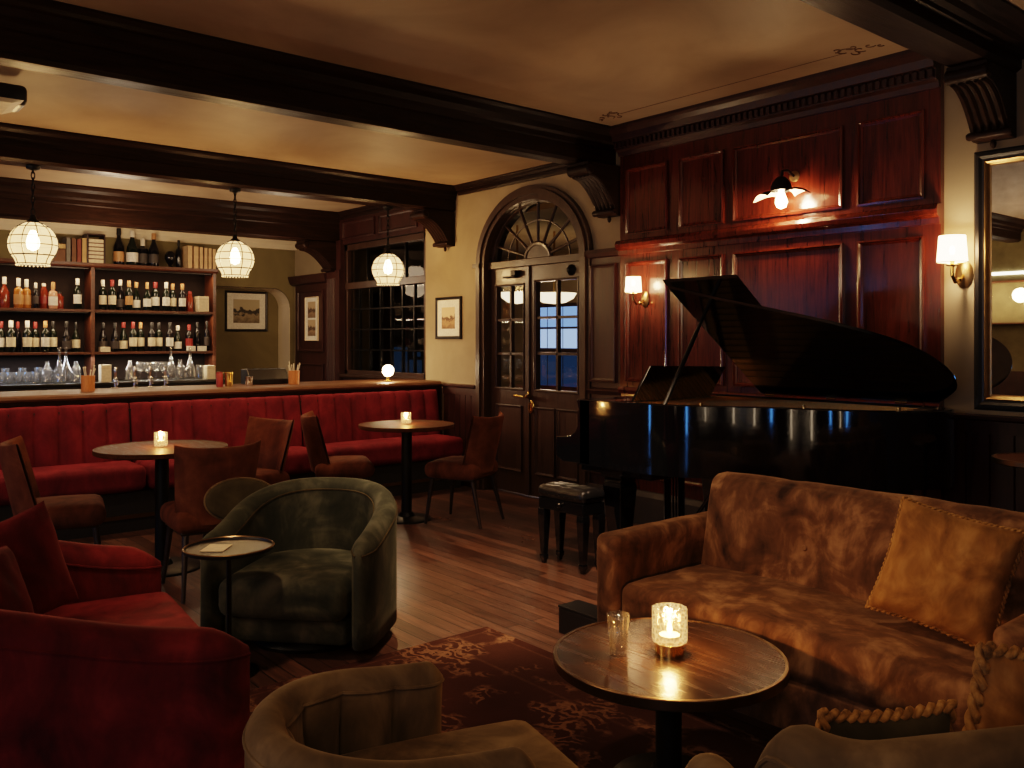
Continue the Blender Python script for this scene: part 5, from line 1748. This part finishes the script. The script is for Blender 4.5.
# ------------------------------------------------------------------ lamps on the walls
def sconce(label, x, z, wy, s, out, p):
    t = thing('wall_sconce', label, 'lamp', (x, wy, z))
    m = MB().at(Matrix.Rotation(PI / 2, 4, 'X'))
    m.lathe([(0, 0), (.04 * s, 0), (.045 * s, .006), (.036 * s, .014), (.02 * s, .022), (0, .024)], n=24, sy=1.6); m.at(Matrix.Identity(4))
    m.build('backplate', 'old_gold', t)
    m = MB()
    m.tube([(0, -.01, 0), (0, -out * .35, -.035 * s), (0, -out * .75, -.045 * s), (0, -out, -.01 * s), (0, -out, .04 * s)], .009 * s, 8)
    m.lathe([(0, -.05), (.012, -.045), (.016, -.03), (.008, -.02), (0, -.018)], (0, -out * .45, 0), 10)
    m.lathe([(0, 0), (.028 * s, .008), (.03 * s, .014), (.012 * s, .02), (.012 * s, .045), (0, .045)], (0, -out, .03 * s), 14)
    m.build('arm', 'brass', t)
    hz = .055 * s
    MB().lathe([(.072 * s, hz), (.062 * s, hz + .135 * s)], (0, -out, 0), 32).build('lamp_shade', 'shade_sconce', t)
    m = MB()
    m.tube([(.072 * s * math.cos(a), -out + .072 * s * math.sin(a), hz) for a in [2 * PI * i / 32 for i in range(32)]], .002, 5, True)
    m.tube([(.062 * s * math.cos(a), -out + .062 * s * math.sin(a), hz + .135 * s) for a in [2 * PI * i / 32 for i in range(32)]], .002, 5, True)
    m.build('shade_ring', 'brass', t)
    MB().lathe([(0, .08), (.012, .085), (.016, .105), (.012, .125), (0, .135)], (0, -out, .02 * s), 12).build('bulb', 'bulb_glow', t)
    lamp('POINT', 'sconce_light', (x, wy - out, z + hz + .07 * s), p, WARM, .03)
    return t
sconce('small wall sconce with white shade on the panelling left of the piano lid', -4.60, 1.77, PY - .001, .90, .14, 9)
sconce('wall sconce with white shade on the cream wall left of the mirror', -2.205, 1.83, W - .001, 1.12, .16, 10)

for i_, (xx, lb) in enumerate(((.75, 'sconce added out of view beside the added blue window on the wall opposite'), (-2.4, 'sconce added out of view on the wall opposite, nearest the lit shelf'))):  # unseen sconces added to give the piano lacquer something to reflect
    ts = sconce(lb, xx, 1.85, YF + .001, 1.12, .16, 9)
    ts.rotation_euler = (0, 0, PI)
    for o_ in COL.objects:
        if o_.type == 'LIGHT' and o_.name.startswith('sconce_light') and abs(o_.location.x - xx) < 1e-4 and o_.location.y < 0:
            o_.location.y = YF + .16

# two-winged metal lamp above the piano
t = thing('winged_wall_lamp', 'bare bulb lamp with two flared metal wings high on the panelling', 'lamp', (-3.28, PY - .001, 2.545))
m = MB().at(Matrix.Rotation(PI / 2, 4, 'X')); m.lathe([(0, 0), (.035, 0), (.038, .008), (.02, .016), (0, .018)], n=20); m.at(Matrix.Identity(4))
m.build('backplate', 'old_gold', t)
MB().tube([(0, -.01, 0), (0, -.09, .03), (0, -.15, .02), (0, -.16, -.03)], .009, 8).build('arm', 'black_iron', t)
MB().lathe([(0, 0), (.03, -.005), (.052, -.03), (.068, -.075), (.072, -.095), (.062, -.095), (.05, -.06), (0, -.02)], (0, -.16, -.02), 24).build('cap', 'black_iron', t)
for sg in (-1, 1):
    def wing(u, v, sg=sg):
        L_ = .05 + .165 * u
        wv = .075 * (1 - u ** 2.2) + .004
        y = (2 * v - 1) * wv
        z = -.11 - .055 * u ** 1.3 * (1 if sg < 0 else .75) + .035 * abs(2 * v - 1) ** 2 * (1 - u) * -1 + .02 * math.sin(PI * u)
        return (sg * L_, -.16 + y, z)
    m = MB().grid(wing, 14, 9)
    o = m.build('wing', 'black_iron', t, ang=180)
    m = MB().grid(lambda u, v: (lambda p: (p[0], p[1], p[2] - .002))(wing(u, v)), 14, 9)
    m.build('enamel', 'ivory', o, ang=180)
MB().lathe([(0, -.105), (.016, -.108), (.02, -.13), (.034, -.165), (.038, -.19), (.028, -.22), (0, -.232)], (0, -.16, 0), 20).build('bulb', 'bulb_glow', t)
lamp('POINT', 'wing_light', (-3.28, PY - .16, 2.545 - .18), 11, (1, .63, .32), .035)

# ------------------------------------------------------------------ netted globe pendants under the second beam
def pendant(label, px, z, r, p, first=[None]):
    x = -7.30; y = yat(px, x)
    t = thing('pendant_lamp', label, 'lamp', (x, y, z), 0, 'netted globe pendants over the bar')
    prof = [(.30 * r, .95 * r), (.62 * r, .76 * r), (.86 * r, .48 * r), (.98 * r, .12 * r), (.97 * r, -.2 * r), (.84 * r, -.52 * r), (.74 * r, -.66 * r), (.66 * r, -.88 * r)]
    prof2 = catmull(prof, 4)
    MB().lathe(prof2, n=32).build('globe_shade', 'shade_net', t, ang=180)
    m = MB()
    for i in range(10):
        a = 2 * PI * i / 10
        m.tube([((q + .003) * math.cos(a), (q + .003) * math.sin(a), zz) for q, zz in prof2[::2]], .0035, 5)
    for (q, zz) in ((.62 * r, .76 * r), (.93 * r, .32 * r), (.985 * r, -.05 * r), (.86 * r, -.5 * r), (.66 * r, -.88 * r)):
        m.tube([((q + .003) * math.cos(a), (q + .003) * math.sin(a), zz) for a in [2 * PI * i / 32 for i in range(32)]], .0035 if zz != -.5 * r else .005, 5, True)
    m.build('wire_cage', 'black_iron', t)
    m = MB()
    for i in range(26):
        a = 2 * PI * i / 26
        m.lathe([(0, -.012), (.006, -.006), (0, .004)], (.66 * r * math.cos(a), .66 * r * math.sin(a), -.9 * r), 6)
    m.build('bead_fringe', 'shade_net', t)
    MB().lathe([(0, 1.32 * r), (.10 * r, 1.3 * r), (.14 * r, 1.12 * r), (.30 * r, .97 * r), (.33 * r, .93 * r), (0, .93 * r)], n=18).build('cap', 'black_iron', t)
    top = 2.745 - z
    m = MB(); k = int((top - 1.3 * r) / .042)
    for i in range(k):
        zc = 1.3 * r + (i + .5) * (top - 1.3 * r) / k
        L_ = .030
        pts = []
        for j in range(12):
            a = 2 * PI * j / 12
            u_, v_ = .012 * math.cos(a), L_ * math.sin(a)
            pts.append((u_, 0, zc + v_) if i % 2 else (0, u_, zc + v_))
        m.tube(pts, .0042, 5, True)
    m.build('chain', 'black_iron', t)
    MB().lathe([(0, top), (.05, top), (.045, top - .02), (.015, top - .03), (0, top - .03)], n=18).build('ceiling_rose', 'black_iron', t)
    MB().lathe([(0, -.3 * r), (.22 * r, -.2 * r), (.28 * r, .05 * r), (.2 * r, .4 * r), (.1 * r, .6 * r), (0, .62 * r)], n=16).build('bulb', 'bulb_glow', t)
    lamp('POINT', 'pendant_light', (x, y, z), p, WARM, .07)
    return t
pendant('netted globe pendant at the far left, largest of the three', 33, 2.165, .168, 26)
pendant('netted globe pendant in the middle, before the right end of the shelves', 235, 2.145, .160, 26)
pendant('netted globe pendant at the right, before the dark window', 388, 2.135, .158, 26)

# under-shelf glow on the bottles and over the glasses
for y0, y1 in ((1.26, 2.64), (2.72, 4.02)):
    for z in (1.752, 2.245):
        s_ = thing('shelf_light', 'thin light strip under the %s board, %s bay of the bottle shelves' % ('top' if z > 2 else 'middle', 'left' if y0 < 2 else 'right'), 'light', (-10.53, (y0 + y1) / 2, z))
        MB().box(-.008, .008, -(y1 - y0) / 2, (y1 - y0) / 2, -.002, .008).build('housing', 'black_paint', s_, smooth=False)
        a = lamp('AREA', 'shelf_glow', (-10.50, (y0 + y1) / 2, z - .012), 5.0, (1, .72, .45), y1 - y0)
        a.data.shape = 'RECTANGLE'; a.data.size = .03; a.data.size_y = y1 - y0
        a.rotation_euler = (0, R(-12), 0)
        a2 = None
for y0, y1, p_, c_ in ((1.26, 2.64, 7, (.8, .88, 1)), (2.72, 4.02, 6, (1, .88, .72))):
    a = lamp('AREA', 'worktop_glow', (-10.44, (y0 + y1) / 2, 1.27), p_, c_, 1)
    a.data.shape = 'RECTANGLE'; a.data.size = .04; a.data.size_y = y1 - y0
    a.rotation_euler = (0, 0, 0)

# ------------------------------------------------------------------ pictures and mirror
def picture(label, mat4, w, h, fw, mat_w, img, frame='black_paint', split=False):
    """framed print; local x to the right, z up, front towards -y"""
    t = thing('framed_picture', label, 'picture')
    t.matrix_world = mat4
    m = MB(); prof = [(0, 0), (0, -.022), (fw * .3, -.028), (fw * .7, -.022), (fw, -.012), (fw, 0)]
    c4 = [(-w / 2, -h / 2), (w / 2, -h / 2), (w / 2, h / 2), (-w / 2, h / 2)]; ins = [(1, 1), (-1, 1), (-1, -1), (1, -1)]
    k = len(prof); vs = [(cx + ix * a, b, cz + iz * a) for (cx, cz), (ix, iz) in zip(c4, ins) for a, b in prof]
    fs = [(i * k + q, ((i + 1) % 4) * k + q, ((i + 1) % 4) * k + q + 1, i * k + q + 1) for i in range(4) for q in range(k - 1)]
    m.add(vs, fs); m.build('frame', frame, t, smooth=False)
    w2, h2 = w / 2 - fw, h / 2 - fw
    MB().box(-w2, w2, -.012, -.001, -h2, h2).build('mount', 'label_white', t, smooth=False)
    iw, ih = w2 - mat_w, h2 - mat_w
    if split:
        MB().box(-iw, iw, -.014, -.0125, .012, ih).build('print_sheet', img, t, smooth=False)
        MB().box(-iw, iw, -.014, -.0125, -ih, -.012).build('print_sheet', img, t, smooth=False)
    else:
        MB().box(-iw, iw, -.014, -.0125, -ih, ih).build('print_sheet', img, t, smooth=False)
    return t
picture('small framed sepia landscape on the cream wall left of the arched door', Matrix.Translation((-7.29, W - .001, 1.675)), .44, .43, .03, .075, 'print_sepia')
picture('tall narrow frame with two stacked prints on the dark service door', Matrix.Translation((-10.19, W - .052, 1.72)), .33, .56, .012, .05, 'print_small', 'label_cream', True)
picture('framed etching of trees in the olive alcove right of the bottle shelves', Matrix.Translation((XB - .339, 4.73, 1.83)) @ Matrix.Rotation(PI / 2, 4, 'Z'), .58, .53, .03, .08, 'print_etching')

mx0, mx1, mz0, mz1 = -2.14, -1.0, 1.055, 2.52
t = thing('wall_mirror', 'large wall mirror in dark frame with gold slip at the right edge', 'mirror', ((mx0 + mx1) / 2, W - .001, (mz0 + mz1) / 2))
def ring(prof, w, h, name, mat):
    m = MB(); c4 = [(-w / 2, -h / 2), (w / 2, -h / 2), (w / 2, h / 2), (-w / 2, h / 2)]; ins = [(1, 1), (-1, 1), (-1, -1), (1, -1)]
    k = len(prof); vs = [(cx + ix * a, b, cz + iz * a) for (cx, cz), (ix, iz) in zip(c4, ins) for a, b in prof]
    m.add(vs, [(i * k + q, ((i + 1) % 4) * k + q, ((i + 1) % 4) * k + q + 1, i * k + q + 1) for i in range(4) for q in range(k - 1)])
    return m.build(name, mat, t, smooth=False)
mw, mh = mx1 - mx0, mz1 - mz0
ring([(0, 0), (0, -.03), (.012, -.042), (.03, -.045), (.045, -.035), (.06, -.03), (.075, -.02), (.078, 0)], mw, mh, 'frame', 'black_paint')
ring([(.055, -.0325), (.062, -.036), (.07, -.03), (.08, -.016), (.088, -.014), (.09, 0)], mw, mh, 'gold_slip', 'old_gold')
MB().box(-mw / 2 + .08, mw / 2 - .08, -.012, -.004, -mh / 2 + .08, mh / 2 - .08).build('mirror_glass', 'mirror_glass', t, smooth=False)

# small pedestal table under the mirror at the right edge
round_table('small round pedestal table under the mirror at the right edge', (-1.60, 4.73, 0), .235, .87, 'table_wood', 'bronze', .17, .03, name='pedestal_table', th=.028)

# black ceiling-hung unit at the top left
t = thing('ceiling_unit', 'black ceiling unit with pale underside at the upper left', 'ceiling unit', (-5.85, .55, 2.80))
MB().rbox((0, 0, .075), (.26, 1.12, .12), .035, 6).build('housing', 'black_paint', t)
MB().prism([(-.50, -.005), (.46, -.005), (.52, .02), (-.50, .02)], 'x', -.11, .22).build('pale_underside', 'cream_plastic', t, smooth=False)
MB().cyl((0, 0, .13), .015, .07, 10).build('bracket', 'black_iron', t)

# behind the camera, met only in the mirror: a lit shelf and two globe wall lamps
t = thing('lit_wall_shelf', 'long lit glass shelf on the wall opposite, seen in the mirror', 'shelf', (-5.0, YF + .01, 2.30))
MB().box(-1.4, 1.4, .0, .2, -.02, 0).build('shelf_board', 'shelf_wood', t, smooth=False)
MB().box(-1.4, 1.4, .0, .02, .10, .14).build('light_strip', 'strip_light', t, smooth=False)
MB().box(-1.4, 1.4, .0, .2, -.62, -.60).build('shelf_board', 'shelf_wood', t, smooth=False)
for i, xx in enumerate((-5.35, -4.85)):
    t = thing('globe_wall_lamp', ('left', 'right')[i] + ' globe lamp on the wall opposite, reflected in the mirror', 'lamp', (xx, YF + .32, 2.08), 0, 'globe lamps opposite the mirror')
    MB().lathe([(.10 * math.sin(R(a)), -.10 * math.cos(R(a))) for a in range(0, 181, 15)], n=20).build('globe', 'globe_glow', t)
    MB().tube([(0, -.31, .02), (0, -.2, .02), (0, -.09, .0)], .012, 8).build('arm', 'brass', t)

# ------------------------------------------------------------------ light
def spot(loc, tgt, p, ang, blend=.7, color=WARM, size=.12):  # unseen overhead spots added to brighten floor, sofa, chairs and banquette
    o = lamp('SPOT', 'added_spot', loc, p, color, size, spot_size=R(ang), spot_blend=blend)
    aim(o, tgt); return o
spot((-3.1, 2.9, 3.1), (-4.1, 3.3, 0), 330, 56, .8, (1, .69, .44))
spot((-2.6, 1.6, 3.1), (-1.85, 3.15, .6), 85, 50, .8, (1, .69, .44))
spot((-1.0, .4, 3.1), (-1.9, 1.5, .3), 40, 60, .8)
spot((.2, 1.3, 2.95), (-.75, 1.55, .8), 40, 48, .9)
spot((-.9, 1.7, 3.1), (-1.7, .9, .6), 35, 34, .9)
spot((-3.0, .9, 3.1), (-3.7, 1.9, .4), 80, 55, .8)
spot((-5.4, 3.2, 2.95), (-7.3, 3.4, .7), 45, 75, .8)
spot((-5.4, 1.2, 2.95), (-7.3, 1.6, .7), 30, 75, .8)
lamp('POINT', 'fill_light', (.6, -1.2, 2.3), 32, (1, .69, .44), .4)  # unseen fill lights added behind the camera
lamp('POINT', 'fill_light', (-3.6, -1.6, 2.2), 45, (1, .69, .44), .4)
lamp('POINT', 'bar_light', (-9.3, 2.6, 2.3), 24, (1, .72, .47), .2)
lamp('POINT', 'bar_light', (-9.4, 4.4, 2.2), 10, (1, .72, .47), .2)

wld = bpy.data.worlds.new('world'); sc.world = wld; wld.use_nodes = True
bg = wld.node_tree.nodes['Background']; bg.inputs[0].default_value = (.10, .06, .035, 1); bg.inputs[1].default_value = .12
sc.view_settings.view_transform = 'Filmic'
sc.view_settings.look = 'Medium High Contrast'
sc.view_settings.exposure = 0.45
try:
    sc.cycles.use_denoising = True
    sc.cycles.max_bounces = 8
    sc.cycles.transparent_max_bounces = 24
    sc.cycles.sample_clamp_indirect = 4.0
    sc.cycles.caustics_reflective = False
    sc.cycles.caustics_refractive = False
except Exception:
    pass
